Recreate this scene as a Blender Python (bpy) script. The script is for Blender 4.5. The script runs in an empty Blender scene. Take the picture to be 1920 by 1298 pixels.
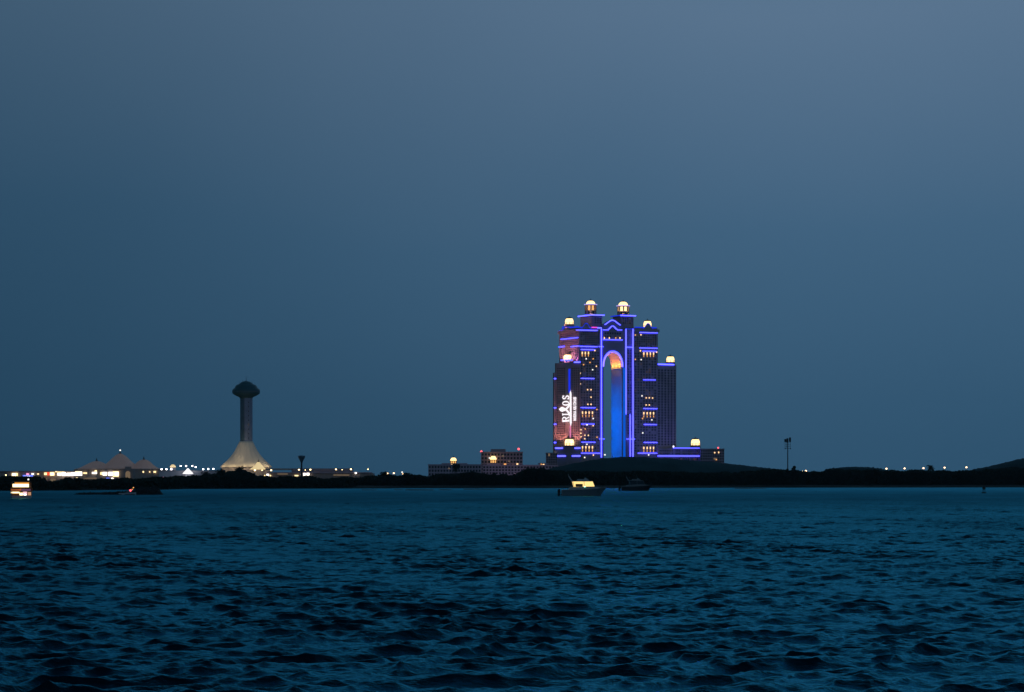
import bpy, math, random
import numpy as np
from mathutils import Vector, Matrix

random.seed(7)
RNG = np.random.default_rng(11)
R = math.radians
scene = bpy.context.scene
COL = scene.collection

# ---------------------------------------------------------------- camera maths
F = 5444.0            # focal length in photo pixels (1920 wide)
CH = 4.8              # camera height above the water
HOR = 903.0           # photo row of the horizon


def X(px, d):
    return (px - 960.0) / F * d


def Z(py, d):
    return CH + (HOR - py) / F * d


def DW(py):
    """distance of a point on the water seen at photo row py"""
    return CH * F / (py - HOR)


# ---------------------------------------------------------------- materials
MATS = {}


def mat(name, col, rough=0.8, emit=None, es=0.0, var=0.0, vscale=0.3, metal=0.0, spec=0.3):
    m = bpy.data.materials.new(name)
    m.use_nodes = True
    nt = m.node_tree
    b = nt.nodes['Principled BSDF']
    b.inputs['Roughness'].default_value = rough
    b.inputs['Metallic'].default_value = metal
    b.inputs['Specular IOR Level'].default_value = spec
    c = (col[0], col[1], col[2], 1)
    if var > 0:
        tc = nt.nodes.new('ShaderNodeTexCoord')
        n = nt.nodes.new('ShaderNodeTexNoise')
        n.inputs['Scale'].default_value = vscale
        n.inputs['Detail'].default_value = 5
        n.inputs['Roughness'].default_value = 0.65
        rp = nt.nodes.new('ShaderNodeValToRGB')
        rp.color_ramp.elements[0].position = 0.3
        rp.color_ramp.elements[1].position = 0.72
        rp.color_ramp.elements[0].color = tuple(x * (1 - var) for x in col) + (1,)
        rp.color_ramp.elements[1].color = tuple(min(1, x * (1 + var)) for x in col) + (1,)
        nt.links.new(tc.outputs['Object'], n.inputs['Vector'])
        nt.links.new(n.outputs['Fac'], rp.inputs['Fac'])
        nt.links.new(rp.outputs['Color'], b.inputs['Base Color'])
    else:
        b.inputs['Base Color'].default_value = c
    if emit is not None:
        b.inputs['Emission Color'].default_value = (emit[0], emit[1], emit[2], 1)
        b.inputs['Emission Strength'].default_value = es
    MATS[name] = m
    return m


def glow(name, col, s):
    return mat(name, (0.02, 0.02, 0.02), 0.6, col, s)


STONE = mat('brick_stone', (0.38, 0.27, 0.26), 0.85, var=0.25, vscale=0.12)
STONE2 = mat('pale_stone', (0.42, 0.32, 0.29), 0.85, var=0.2, vscale=0.15)
GLASS = mat('window_glass', (0.012, 0.016, 0.022), 0.12, spec=0.5)
GATEW = mat('gate_render', (0.30, 0.24, 0.24), 0.8, var=0.15, vscale=0.1)
CAPM = mat('dark_metal_cap', (0.06, 0.05, 0.045), 0.5, metal=0.3)
LED = glow('blue_led', (0.048, 0.050, 1.0), 7.6)
LEDM = glow('magenta_led', (1.0, 0.08, 0.7), 1.2)
LEDW = glow('white_led', (0.8, 0.8, 1.0), 2.5)
DEEPB = glow('deep_blue_led', (0.01, 0.03, 0.75), 1.0)
BWASH = glow('blue_wash_glow', (0.0, 0.105, 0.72), 0.85)
LANT_AND_DOME_GLOW = mat('lantern_glass', (0.7, 0.6, 0.4), 0.5, (1.0, 0.66, 0.27), 2.2)  # also on the domes, where emission stands in for floodlighting
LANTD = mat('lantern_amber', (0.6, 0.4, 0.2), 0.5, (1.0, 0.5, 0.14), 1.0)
LITW = glow('lit_window', (1.0, 0.62, 0.3), 1.7)
LITA = glow('lit_amber_window', (1.0, 0.45, 0.13), 1.1)
LITWH = glow('lit_white_window', (0.95, 0.95, 0.9), 1.5)
SIGNM = glow('sign_white', (1.0, 0.94, 1.0), 1.25)
CONC = mat('concrete', (0.30, 0.27, 0.28), 0.85, var=0.2, vscale=0.2)
CONCD = mat('dark_cladding', (0.06, 0.11, 0.15), 0.5, var=0.2, vscale=0.2)
PODG = mat('pod_glass', (0.03, 0.085, 0.10), 0.35)
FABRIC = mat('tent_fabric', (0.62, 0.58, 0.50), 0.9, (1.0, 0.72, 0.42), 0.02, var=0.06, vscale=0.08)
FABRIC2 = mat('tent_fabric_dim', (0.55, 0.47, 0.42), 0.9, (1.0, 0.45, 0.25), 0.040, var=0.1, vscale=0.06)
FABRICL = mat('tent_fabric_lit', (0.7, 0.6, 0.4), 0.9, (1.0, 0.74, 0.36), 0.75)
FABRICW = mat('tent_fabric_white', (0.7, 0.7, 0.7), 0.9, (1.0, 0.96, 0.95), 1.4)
MALLW = mat('mall_wall', (0.34, 0.28, 0.26), 0.85, var=0.2, vscale=0.1)
BLDG = mat('far_building', (0.36, 0.26, 0.29), 0.85, var=0.2, vscale=0.12)
BLDGD = mat('far_building_dark', (0.42, 0.33, 0.40), 0.85, var=0.2, vscale=0.12)
LAMPW = glow('lamp_white', (1.0, 0.93, 0.95), 7.0)
LAMPY = glow('lamp_warm', (1.0, 0.74, 0.36), 5.5)
LAMPO = glow('lamp_peach', (1.0, 0.62, 0.33), 6.0)
LAMPB = glow('lamp_blue', (0.22, 0.25, 1.0), 2.5)
LAMPR = glow('lamp_red', (1.0, 0.10, 0.12), 2.6)
LAMPP = glow('lamp_pink', (1.0, 0.35, 0.6), 1.3)
PANELY = glow('shop_yellow', (1.0, 0.74, 0.36), 1.9)
PANELW = glow('shop_white', (1.0, 0.92, 0.8), 3.0)
PANELR = glow('shop_red', (1.0, 0.07, 0.03), 1.6)
PANELB = glow('shop_blue', (0.12, 0.18, 1.0), 1.6)
PANELD = glow('shop_dim', (1.0, 0.7, 0.42), 0.16)
STEEL = mat('dark_steel', (0.035, 0.045, 0.055), 0.6, metal=0.4)
LEAF = mat('foliage', (0.020, 0.030, 0.020), 0.9, var=0.35, vscale=0.15, spec=0.1)
BARK = mat('bark', (0.035, 0.028, 0.022), 0.95, var=0.3, vscale=0.5)
HILLM = mat('hill_grass', (0.022, 0.052, 0.058), 0.95, var=0.35, vscale=0.02, spec=0.1)
ROCK = mat('breakwater_rock', (0.012, 0.013, 0.014), 0.9, var=0.4, vscale=0.6)
HULLD = mat('hull_dark', (0.11, 0.15, 0.17), 0.35)
HULLW = mat('hull_white', (0.42, 0.44, 0.46), 0.4)
HULLG = mat('hull_grey', (0.36, 0.37, 0.39), 0.5)
RUBBER = mat('black_rubber', (0.012, 0.012, 0.014), 0.7)
WOODW = mat('deck_wood', (0.28, 0.13, 0.06), 0.6, var=0.2, vscale=1.0)
CABINL = glow('cabin_light', (1.0, 0.68, 0.24), 1.35)
CABINW = glow('deck_light_warm', (1.0, 0.78, 0.40), 2.6)
CABINP = glow('deck_light_pink', (1.0, 0.55, 0.62), 1.2)
NAVG = glow('nav_green', (0.35, 1.0, 0.6), 4.0)
BUOYM = mat('buoy_paint', (0.02, 0.03, 0.028), 0.5)


# ---------------------------------------------------------------- mesh building
class MB:
    def __init__(self):
        self.v, self.f = [], []

    def add(self, vs, fs):
        o = len(self.v)
        self.v += [tuple(p) for p in vs]
        self.f += [tuple(i + o for i in q) for q in fs]
        return self

    def box(self, x0, x1, y0, y1, z0, z1):
        return self.prism([(x0, y0), (x1, y0), (x1, y1), (x0, y1)], z0, z1)

    def prism(self, poly, z0, z1, top=None):
        n = len(poly)
        top = top or poly
        vs = [(x, y, z0) for x, y in poly] + [(x, y, z1) for x, y in top]
        fs = [tuple(range(n - 1, -1, -1)), tuple(range(n, 2 * n))]
        fs += [(i, (i + 1) % n, n + (i + 1) % n, n + i) for i in range(n)]
        return self.add(vs, fs)

    def slab(self, prof, y0, y1):
        """polygon in the x-z plane, pushed along y"""
        n = len(prof)
        vs = [(x, y0, z) for x, z in prof] + [(x, y1, z) for x, z in prof]
        fs = [tuple(range(n)), tuple(range(2 * n - 1, n - 1, -1))]
        fs += [(i, n + i, n + (i + 1) % n, (i + 1) % n) for i in range(n)]
        return self.add(vs, fs)

    def lathe(self, prof, cx=0, cy=0, n=24, flute=0.0, nf=16, sy=1.0):
        vs, fs = [], []
        for r, z in prof:
            for k in range(n):
                a = 2 * math.pi * k / n
                rr = r * (1 + flute * math.cos(nf * a))
                vs.append((cx + rr * math.cos(a), cy + rr * math.sin(a) * sy, z))
        m = len(prof)
        for i in range(m - 1):
            for k in range(n):
                k2 = (k + 1) % n
                fs.append((i * n + k, i * n + k2, (i + 1) * n + k2, (i + 1) * n + k))
        fs.append(tuple(range(n - 1, -1, -1)))
        fs.append(tuple((m - 1) * n + k for k in range(n)))
        return self.add(vs, fs)

    def tube(self, p0, p1, r0, r1=None, n=8):
        r1 = r0 if r1 is None else r1
        p0, p1 = Vector(p0), Vector(p1)
        d = (p1 - p0).normalized()
        a = d.orthogonal().normalized()
        b = d.cross(a)
        vs = []
        for p, r in ((p0, r0), (p1, r1)):
            for k in range(n):
                t = 2 * math.pi * k / n
                vs.append(p + (a * math.cos(t) + b * math.sin(t)) * r)
        fs = [(k, (k + 1) % n, n + (k + 1) % n, n + k) for k in range(n)]
        fs += [tuple(range(n - 1, -1, -1)), tuple(range(n, 2 * n))]
        return self.add(vs, fs)

    def ball(self, c, r, n=10, m=6, sz=1.0):
        prof = []
        for i in range(m + 1):
            t = -math.pi / 2 + math.pi * i / m
            prof.append((max(1e-3, r * math.cos(t)), c[2] + r * sz * math.sin(t)))
        return self.lathe(prof, c[0], c[1], n)

    def build(self, name, material, parent=None, smooth=False, loc=None):
        me = bpy.data.meshes.new(name)
        me.from_pydata(self.v, [], self.f)
        me.materials.append(material)
        if smooth:
            me.polygons.foreach_set('use_smooth', [True] * len(me.polygons))
        me.update()
        o = bpy.data.objects.new(name, me)
        COL.objects.link(o)
        if parent is not None:
            o.parent = parent
        if loc is not None:
            o.location = loc
        return o


def quad_mesh(name, V, material, parent=None):
    """V: (n,4,3) array of quads"""
    n = V.shape[0]
    me = bpy.data.meshes.new(name)
    me.vertices.add(n * 4)
    me.vertices.foreach_set('co', V.reshape(-1).astype(np.float32))
    me.loops.add(n * 4)
    me.loops.foreach_set('vertex_index', np.arange(n * 4, dtype=np.int32))
    me.polygons.add(n)
    me.polygons.foreach_set('loop_start', np.arange(0, n * 4, 4, dtype=np.int32))
    me.materials.append(material)
    me.update(calc_edges=True)
    o = bpy.data.objects.new(name, me)
    COL.objects.link(o)
    if parent is not None:
        o.parent = parent
    return o


def grid_mesh(name, P, material, smooth=True):
    """P: (rows, cols, 3) array"""
    r, c, _ = P.shape
    me = bpy.data.meshes.new(name)
    me.vertices.add(r * c)
    me.vertices.foreach_set('co', P.reshape(-1).astype(np.float32))
    ii, jj = np.meshgrid(np.arange(r - 1), np.arange(c - 1), indexing='ij')
    a = ii * c + jj
    q = np.stack([a, a + 1, a + c + 1, a + c], axis=-1).reshape(-1).astype(np.int32)
    n = (r - 1) * (c - 1)
    me.loops.add(n * 4)
    me.loops.foreach_set('vertex_index', q)
    me.polygons.add(n)
    me.polygons.foreach_set('loop_start', np.arange(0, n * 4, 4, dtype=np.int32))
    if smooth:
        me.polygons.foreach_set('use_smooth', np.ones(n, dtype=bool))
    me.materials.append(material)
    me.update(calc_edges=True)
    o = bpy.data.objects.new(name, me)
    COL.objects.link(o)
    return o


def tag(o, label=None, cat=None, group=None, kind=None):
    if label:
        o['label'] = label
    if cat:
        o['category'] = cat
    if group:
        o['group'] = group
    if kind:
        o['kind'] = kind
    return o


def thing(name, label, cat, loc=(0, 0, 0), rz=0.0, group=None):
    o = bpy.data.objects.new(name, None)
    COL.objects.link(o)
    o.location = loc
    o.rotation_euler = (0, 0, rz)
    return tag(o, label, cat, group)


def lamp(name, kind, parent, loc, watts, col, target=None, spot=60, size=1.0, blend=0.6):
    l = bpy.data.lights.new(name, kind)
    l.energy = watts
    l.color = col
    l.shadow_soft_size = size
    if kind == 'SPOT':
        l.spot_size = R(spot)
        l.spot_blend = blend
    o = bpy.data.objects.new(name, l)
    COL.objects.link(o)
    o.parent = parent
    o.location = loc
    if target is not None:
        d = Vector(target) - Vector(loc)
        o.rotation_euler = d.to_track_quat('-Z', 'Y').to_euler()
    return o


def interp(x, pts):
    return np.interp(x, [p[0] for p in pts], [p[1] for p in pts])


# ---------------------------------------------------------------- world
w = bpy.data.worlds.new('World')
scene.world = w
w.use_nodes = True
nt = w.node_tree
nt.nodes.clear()
N = nt.nodes.new
L = nt.links.new
out = N('ShaderNodeOutputWorld')
bg = N('ShaderNodeBackground')
tc = N('ShaderNodeTexCoord')
sep = N('ShaderNodeSeparateXYZ')
L(tc.outputs['Generated'], sep.inputs[0])
# slow unevenness of the overcast
noi = N('ShaderNodeTexNoise')
noi.inputs['Scale'].default_value = 5.0
noi.inputs['Detail'].default_value = 3
L(tc.outputs['Generated'], noi.inputs['Vector'])
nm = N('ShaderNodeMath'); nm.operation = 'MULTIPLY_ADD'
nm.inputs[1].default_value = 0.05; nm.inputs[2].default_value = -0.025
L(noi.outputs['Fac'], nm.inputs[0])
zz = N('ShaderNodeMath'); zz.operation = 'ADD'
L(sep.outputs['Z'], zz.inputs[0]); L(nm.outputs[0], zz.inputs[1])
ramp = N('ShaderNodeValToRGB')
cr = ramp.color_ramp
STOPS = [(0.0, (0.028, 0.088, 0.162)), (0.02, (0.033, 0.097, 0.176)), (0.09, (0.051, 0.125, 0.218)), (0.165, (0.096, 0.175, 0.278)),
         (0.28, (0.085, 0.185, 0.285)), (0.55, (0.034, 0.095, 0.16)), (1.0, (0.018, 0.065, 0.115))]
while len(cr.elements) < len(STOPS):
    cr.elements.new(0.5)
for e, (p, c) in zip(cr.elements, STOPS):
    e.position = p
    e.color = c + (1,)
L(zz.outputs[0], ramp.inputs['Fac'])
# the overcast is heavier towards the left
mr = N('ShaderNodeMapRange')
mr.interpolation_type = 'SMOOTHSTEP'
mr.inputs['From Min'].default_value = -0.24
mr.inputs['From Max'].default_value = 0.12
L(sep.outputs['X'], mr.inputs['Value'])
xr = N('ShaderNodeValToRGB')
xe = xr.color_ramp.elements
xe[0].color = (0.50, 0.58, 0.60, 1)
xe[1].color = (1.04, 1.0, 0.99, 1)
L(mr.outputs['Result'], xr.inputs['Fac'])
mul = N('ShaderNodeVectorMath'); mul.operation = 'MULTIPLY'
L(ramp.outputs['Color'], mul.inputs[0]); L(xr.outputs['Color'], mul.inputs[1])
sky = N('ShaderNodeTexSky')
sky.sky_type = 'NISHITA'
sky.sun_disc = False
sky.sun_elevation = R(-3.0)
sky.sun_rotation = R(150)
sky.dust_density = 3.0
sk = N('ShaderNodeVectorMath'); sk.operation = 'SCALE'
sk.inputs['Scale'].default_value = 0.05
L(sky.outputs[0], sk.inputs[0])
add = N('ShaderNodeVectorMath'); add.operation = 'ADD'
L(mul.outputs[0], add.inputs[0]); L(sk.outputs[0], add.inputs[1])
L(add.outputs[0], bg.inputs['Color'])
bg.inputs['Strength'].default_value = 1.0
L(bg.outputs[0], out.inputs['Surface'])

sun = bpy.data.lights.new('sun', 'SUN')
sun.energy = 0.03
sun.angle = R(30)
sun.color = (1.0, 0.86, 0.8)
so = bpy.data.objects.new('sun', sun)
COL.objects.link(so)
so.rotation_euler = (R(75), 0, R(-30))

# ---------------------------------------------------------------- camera
cam = bpy.data.cameras.new('camera')
cam.sensor_width = 36
cam.sensor_fit = 'HORIZONTAL'
cam.lens = F / 1920 * 36
cam.shift_y = (HOR - 649) / 1920
cam.clip_start = 0.5
cam.clip_end = 40000
co = bpy.data.objects.new('camera', cam)
COL.objects.link(co)
co.location = (0, 0, CH)
co.rotation_euler = (R(90), 0, 0)
scene.camera = co
scene.view_settings.view_transform = 'Standard'
scene.view_settings.look = 'None'
scene.view_settings.exposure = 0
scene.view_settings.gamma = 1

# ---------------------------------------------------------------- water
SHORE = [(-900, 921), (0, 920.5), (130, 920), (200, 919), (300, 918.3), (350, 917), (700, 916), (760, 915.5), (1050, 915.4),
         (1400, 914.6), (1920, 914), (2900, 914)]


def shore_d(px):
    return CH * F / (interp(px, SHORE) - HOR)


def water():
    rows = [22.0]
    d = 22.0
    while d < 2650:
        if d < 50:
            s = 0.35
        elif d < 100:
            s = 0.08
        elif d < 1000:
            s = 0.08 * (d / 100.0) ** 1.33
        else:
            s = 1.71 * (d / 1000.0) ** 2
        d += s
        rows.append(d)
    rows = np.array(rows)
    sp = np.gradient(rows)
    dense = np.linspace(-R(11.3), R(11.3), 640)
    side = R(11.3) + np.cumsum(np.linspace(0.002, 0.06, 22))
    ang = np.concatenate([-side[::-1], dense, side])
    dang = np.gradient(ang)
    rr, aa = np.meshgrid(rows, ang, indexing='ij')
    # a little jitter so that no row of vertices runs straight across
    rr = rr.astype(np.float32)
    aa = aa.astype(np.float32)
    dang = dang.astype(np.float32)
    sp = sp.astype(np.float32)
    x0 = rr * np.sin(aa)
    y0 = rr * np.cos(aa)
    spc = np.maximum(sp[:, None], (dang[None, :] * rr) * 0.9)
    gust = np.ones_like(x0)
    for gl, ga in ((11, .10), (17, .09), (26, .08), (43, .06), (70, .05)):
        for q_ in range(2):
            th = RNG.uniform(0, 3.14)
            gust += ga * np.cos(2 * math.pi / gl * (x0 * math.cos(th) * .7 + y0 * math.sin(th) * .45) + RNG.uniform(0, 6.28))
    gust = np.clip(gust, .6, 1.4)
    x = x0.copy(); y = y0.copy(); z = np.zeros_like(x0)
    lam = np.exp(np.linspace(math.log(0.26), math.log(9.0), 100))
    for l in lam:
        th = R(-90) + R(24) + RNG.normal(0, R(26 if l > 1.5 else 38))
        kx, ky = math.cos(th), math.sin(th)
        k = 2 * math.pi / l
        # share of slope for this wavelength
        s = 0.056 * math.exp(-((math.log(l / 1.1)) / 1.4) ** 2)
        a = s / k
        ph = RNG.uniform(0, 6.28)
        att = np.clip((l / spc - 0.6) / 1.6, 0, 1) * gust
        # gusts: patches of rougher and calmer water
        arg = k * (kx * x0 + ky * y0) + ph
        z += a * att * np.cos(arg)
        sn = np.sin(arg) * (a * att * 1.0)
        x -= kx * sn
        y -= ky * sn
    P = np.stack([x, y, z], axis=-1)
    m = bpy.data.materials.new('sea_water')
    m.use_nodes = True
    n = m.node_tree
    n.nodes.clear()
    oo = n.nodes.new('ShaderNodeOutputMaterial')
    dif = n.nodes.new('ShaderNodeBsdfDiffuse')
    dif.inputs['Color'].default_value = (0.0, 0.003, 0.009, 1)
    gls = n.nodes.new('ShaderNodeBsdfGlossy')
    gls.inputs['Color'].default_value = (0.13, 0.76, 1.0, 1)
    fr = n.nodes.new('ShaderNodeFresnel')
    fr.inputs['IOR'].default_value = 1.333
    cl = n.nodes.new('ShaderNodeMath'); cl.operation = 'MINIMUM'
    # painted reflection
    g0 = n.nodes.new('ShaderNodeNewGeometry')
    sy = n.nodes.new('ShaderNodeSeparateXYZ')
    n.links.new(g0.outputs['Position'], sy.inputs[0])
    dv = n.nodes.new('ShaderNodeMath'); dv.operation = 'DIVIDE'
    dv.inputs[1].default_value = 2400.0
    n.links.new(sy.outputs['Y'], dv.inputs[0])
    cr_ = n.nodes.new('ShaderNodeValToRGB')
    ce = cr_.color_ramp
    for k_ in range(4):
        ce.elements.new(0.5)
    for e_, (p_, v_) in zip(ce.elements, ((0.02, .98), (0.055, .9), (0.11, .60), (0.30, .27), (0.46, .30), (0.75, .54))):
        e_.position = p_
        e_.color = (v_, v_, v_, 1)
    n.links.new(dv.outputs[0], cr_.inputs['Fac'])
    # wind patches
    mp2 = n.nodes.new('ShaderNodeMapping')
    mp2.inputs['Scale'].default_value = (0.045, 0.011, 1.0)
    n.links.new(g0.outputs['Position'], mp2.inputs['Vector'])
    nz2 = n.nodes.new('ShaderNodeTexNoise')
    nz2.inputs['Scale'].default_value = 1.0
    nz2.inputs['Detail'].default_value = 6
    nz2.inputs['Roughness'].default_value = 0.7
    n.links.new(mp2.outputs[0], nz2.inputs['Vector'])
    mr2 = n.nodes.new('ShaderNodeMapRange')
    mr2.inputs['From Min'].default_value = 0.3; mr2.inputs['From Max'].default_value = 0.7
    mr2.inputs['To Min'].default_value = 0.68; mr2.inputs['To Max'].default_value = 1.22
    n.links.new(nz2.outputs['Fac'], mr2.inputs['Value'])
    ml2 = n.nodes.new('ShaderNodeMath'); ml2.operation = 'MULTIPLY'
    n.links.new(cr_.outputs['Color'], ml2.inputs[0])
    n.links.new(mr2.outputs['Result'], ml2.inputs[1])
    n.links.new(ml2.outputs[0], cl.inputs[1])
    pw_ = n.nodes.new('ShaderNodeMath'); pw_.operation = 'POWER'
    pw_.inputs[1].default_value = 1.35
    ml_ = n.nodes.new('ShaderNodeMath'); ml_.operation = 'MULTIPLY'
    ml_.inputs[1].default_value = 2.1
    n.links.new(fr.outputs[0], pw_.inputs[0])
    n.links.new(pw_.outputs[0], ml_.inputs[0])
    n.links.new(ml_.outputs[0], cl.inputs[0])
    mx = n.nodes.new('ShaderNodeMixShader')
    n.links.new(cl.outputs[0], mx.inputs[0])
    n.links.new(dif.outputs[0], mx.inputs[1])
    n.links.new(gls.outputs[0], mx.inputs[2])
    n.links.new(mx.outputs[0], oo.inputs['Surface'])
    g = n.nodes.new('ShaderNodeNewGeometry')
    # far off the ripples are finer than the mesh: rougher there
    ln = n.nodes.new('ShaderNodeVectorMath'); ln.operation = 'LENGTH'
    n.links.new(g.outputs['Position'], ln.inputs[0])
    mrr = n.nodes.new('ShaderNodeMapRange')
    mrr.inputs['From Min'].default_value = 90; mrr.inputs['From Max'].default_value = 900
    mrr.inputs['To Min'].default_value = 0.10; mrr.inputs['To Max'].default_value = 0.26
    n.links.new(ln.outputs['Value'], mrr.inputs['Value'])
    n.links.new(mrr.outputs['Result'], gls.inputs['Roughness'])
    mp = n.nodes.new('ShaderNodeMapping')
    mp.inputs['Scale'].default_value = (1.0, 1.9, 1.0)
    mp.inputs['Rotation'].default_value = (0, 0, R(24))
    n.links.new(g.outputs['Position'], mp.inputs['Vector'])
    nz = n.nodes.new('ShaderNodeTexNoise')
    nz.inputs['Scale'].default_value = 4.5
    nz.inputs['Detail'].default_value = 4
    nz.inputs['Roughness'].default_value = 0.6
    n.links.new(mp.outputs[0], nz.inputs['Vector'])
    bp = n.nodes.new('ShaderNodeBump')
    bp.inputs['Strength'].default_value = 1.0
    bp.inputs['Distance'].default_value = 0.05
    n.links.new(nz.outputs['Fac'], bp.inputs['Height'])
    n.links.new(bp.outputs[0], gls.inputs['Normal'])
    n.links.new(bp.outputs[0], fr.inputs['Normal'])
    o = grid_mesh('water', P, m)
    tag(o, 'dark teal choppy sea filling the lower third', 'water', kind='structure')


water()

# ---------------------------------------------------------------- ground, beach, hills
pxs = np.arange(-900, 2901, 12.0)
SD = shore_d(pxs)
jit = RNG.normal(0, 1, len(pxs))


def land_strip(name, offs, material, label, cat, wob):
    rows = []
    for j, (dd, z) in enumerate(offs):
        d = SD + dd + (wob * jit * (1.0 if dd < 200 else 0.0))
        rows.append(np.stack([(pxs - 960) / F * d, d, np.full_like(d, z)], axis=-1))
    o = grid_mesh(name, np.array(rows), material)
    return tag(o, label, cat, kind='structure')


GROUND = mat('ground_scrub', (0.030, 0.033, 0.026), 0.95, var=0.4, vscale=0.03)
# beach: pale sand broken by dark weed and stones
SAND = bpy.data.materials.new('beach_sand')
SAND.use_nodes = True
n_ = SAND.node_tree
b_ = n_.nodes['Principled BSDF']
b_.inputs['Roughness'].default_value = 0.9
b_.inputs['Specular IOR Level'].default_value = 0.1
t_ = n_.nodes.new('ShaderNodeTexCoord')
m_ = n_.nodes.new('ShaderNodeMapping')
m_.inputs['Scale'].default_value = (0.012, 0.09, 0.5)
q_ = n_.nodes.new('ShaderNodeTexNoise')
q_.inputs['Scale'].default_value = 1.0
q_.inputs['Detail'].default_value = 5
r_ = n_.nodes.new('ShaderNodeValToRGB')
r_.color_ramp.elements[0].position = 0.47
r_.color_ramp.elements[1].position = 0.62
r_.color_ramp.elements[0].color = (0.018, 0.018, 0.018, 1)
r_.color_ramp.elements[1].color = (0.12, 0.12, 0.11, 1)
n_.links.new(t_.outputs['Object'], m_.inputs['Vector'])
n_.links.new(m_.outputs[0], q_.inputs['Vector'])
n_.links.new(q_.outputs['Fac'], r_.inputs['Fac'])
sx_ = n_.nodes.new('ShaderNodeSeparateXYZ')
n_.links.new(t_.outputs['Object'], sx_.inputs[0])
wet = n_.nodes.new('ShaderNodeMapRange')
wet.inputs['From Min'].default_value = 0.55
wet.inputs['From Max'].default_value = 1.0
wet.inputs['To Min'].default_value = 0.06
n_.links.new(sx_.outputs['Z'], wet.inputs['Value'])
wm = n_.nodes.new('ShaderNodeVectorMath'); wm.operation = 'SCALE'
n_.links.new(r_.outputs['Color'], wm.inputs[0])
n_.links.new(wet.outputs['Result'], wm.inputs['Scale'])
n_.links.new(wm.outputs[0], b_.inputs['Base Color'])
land_strip('beach', [(-8, -0.8), (0, 0.15), (10, 0.75), (24, 1.15), (42, 1.6), (60, 1.9)], SAND,
           'narrow beach of sand and dark weed along the far waterline', 'beach', 3.0)
land_strip('ground', [(41, 1.52), (60, 2.0), (150, 2.6), (500, 3.0), (1500, 3.2), (4500, 3.2)], GROUND,
           'flat dark scrub ground behind the beach', 'ground', 0.0)


def hill(name, pts, d, label, depth=120.0):
    x0, x1 = pts[0][0], pts[-1][0]
    xs = np.linspace(x0, x1, 160)
    ys = interp(xs, pts)
    k = np.array([1, 2, 3, 4, 3, 2, 1.0]); k /= k.sum()
    ys2 = np.convolve(np.pad(ys, 3, mode='edge'), k, mode='valid')
    vs = np.linspace(-1, 1, 40)
    rows = []
    for v in vs:
        prof = math.cos(v * math.pi / 2) ** 1.3
        dd = d + v * depth
        top = Z(ys2, d)
        z = 2.4 + np.maximum(top - 2.4, 0) * prof
        z = z + RNG.normal(0, 0.4, len(xs)) * prof
        rows.append(np.stack([(xs - 960) / F * d, np.full_like(xs, dd), z], axis=-1))
    o = grid_mesh(name, np.array(rows), HILLM)
    return tag(o, label, 'hill', kind='structure')


hill('hill', [(970, 903), (1000, 886), (1040, 877.5), (1080, 868.5), (1120, 861.5), (1160, 857.8), (1195, 857), (1240, 859.5), (1290, 863.5), (1340, 867.5),
              (1390, 872.5), (1430, 877), (1480, 883), (1540, 903)], 2850, 'broad dark grassy mound in front of the blue lit tower')
hill('hill', [(1780, 903), (1820, 882), (1850, 876), (1880, 869), (1920, 859.5), (1960, 851), (2040, 842), (2150, 838), (2300, 850), (2500, 903)], 2750,
     'dark slope rising at the right edge of the picture')
hill('hill', [(1520, 903), (1550, 880), (1580, 876.5), (1615, 876), (1650, 879), (1690, 890), (1720, 903)], 2950, 'low flat dark rise behind the right-hand trees', 90)

# ---------------------------------------------------------------- trees
BELT = [(-300, 892), (0, 892), (60, 893), (80, 899), (100, 901), (112, 898), (130, 897.5), (200, 897), (290, 895), (345, 893), (380, 890), (400, 886), (430, 884), (455, 882), (470, 889),
        (485, 893), (600, 893.5), (690, 893), (706, 889), (722, 887.5), (735, 890), (765, 887.5), (800, 890.5), (840, 888.5), (885, 886), (900, 887), (930, 886), (950, 888),
        (975, 884), (990, 880), (1020, 879), (1040, 881), (1080, 884), (1200, 884), (1300, 885), (1380, 883), (1440, 880.5), (1480, 879), (1500, 884), (1520, 884), (1550, 880.5),
        (1580, 880), (1630, 879), (1660, 882), (1700, 881), (1740, 880), (1800, 881.5), (1850, 879), (1920, 876), (2300, 876)]


def leaf_quads(c, size):
    n = len(c)
    a = RNG.normal(0, 1, (n, 3)); a /= np.linalg.norm(a, axis=1)[:, None]
    b = RNG.normal(0, 1, (n, 3))
    b -= a * (a * b).sum(1)[:, None]
    b /= np.linalg.norm(b, axis=1)[:, None]
    s = size * RNG.uniform(0.6, 1.4, n)[:, None]
    t = s * RNG.uniform(0.45, 0.9, n)[:, None]
    return np.stack([c - a * s, c - b * t, c + a * s, c + b * t], axis=1)


_BP = [(RNG.uniform(-260, 2220), RNG.uniform(5, 20), RNG.uniform(-2.2, 2.6)) for _ in range(300)]


def belt_top(px):
    t = float(interp(px, BELT)) + 0.5
    b = 0.0
    for c, wd, h in _BP:
        q = abs(px - c) / wd
        if q < 1:
            b += h * (1 - q * q)
    return t - max(-3.2, min(2.4, b))


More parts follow.
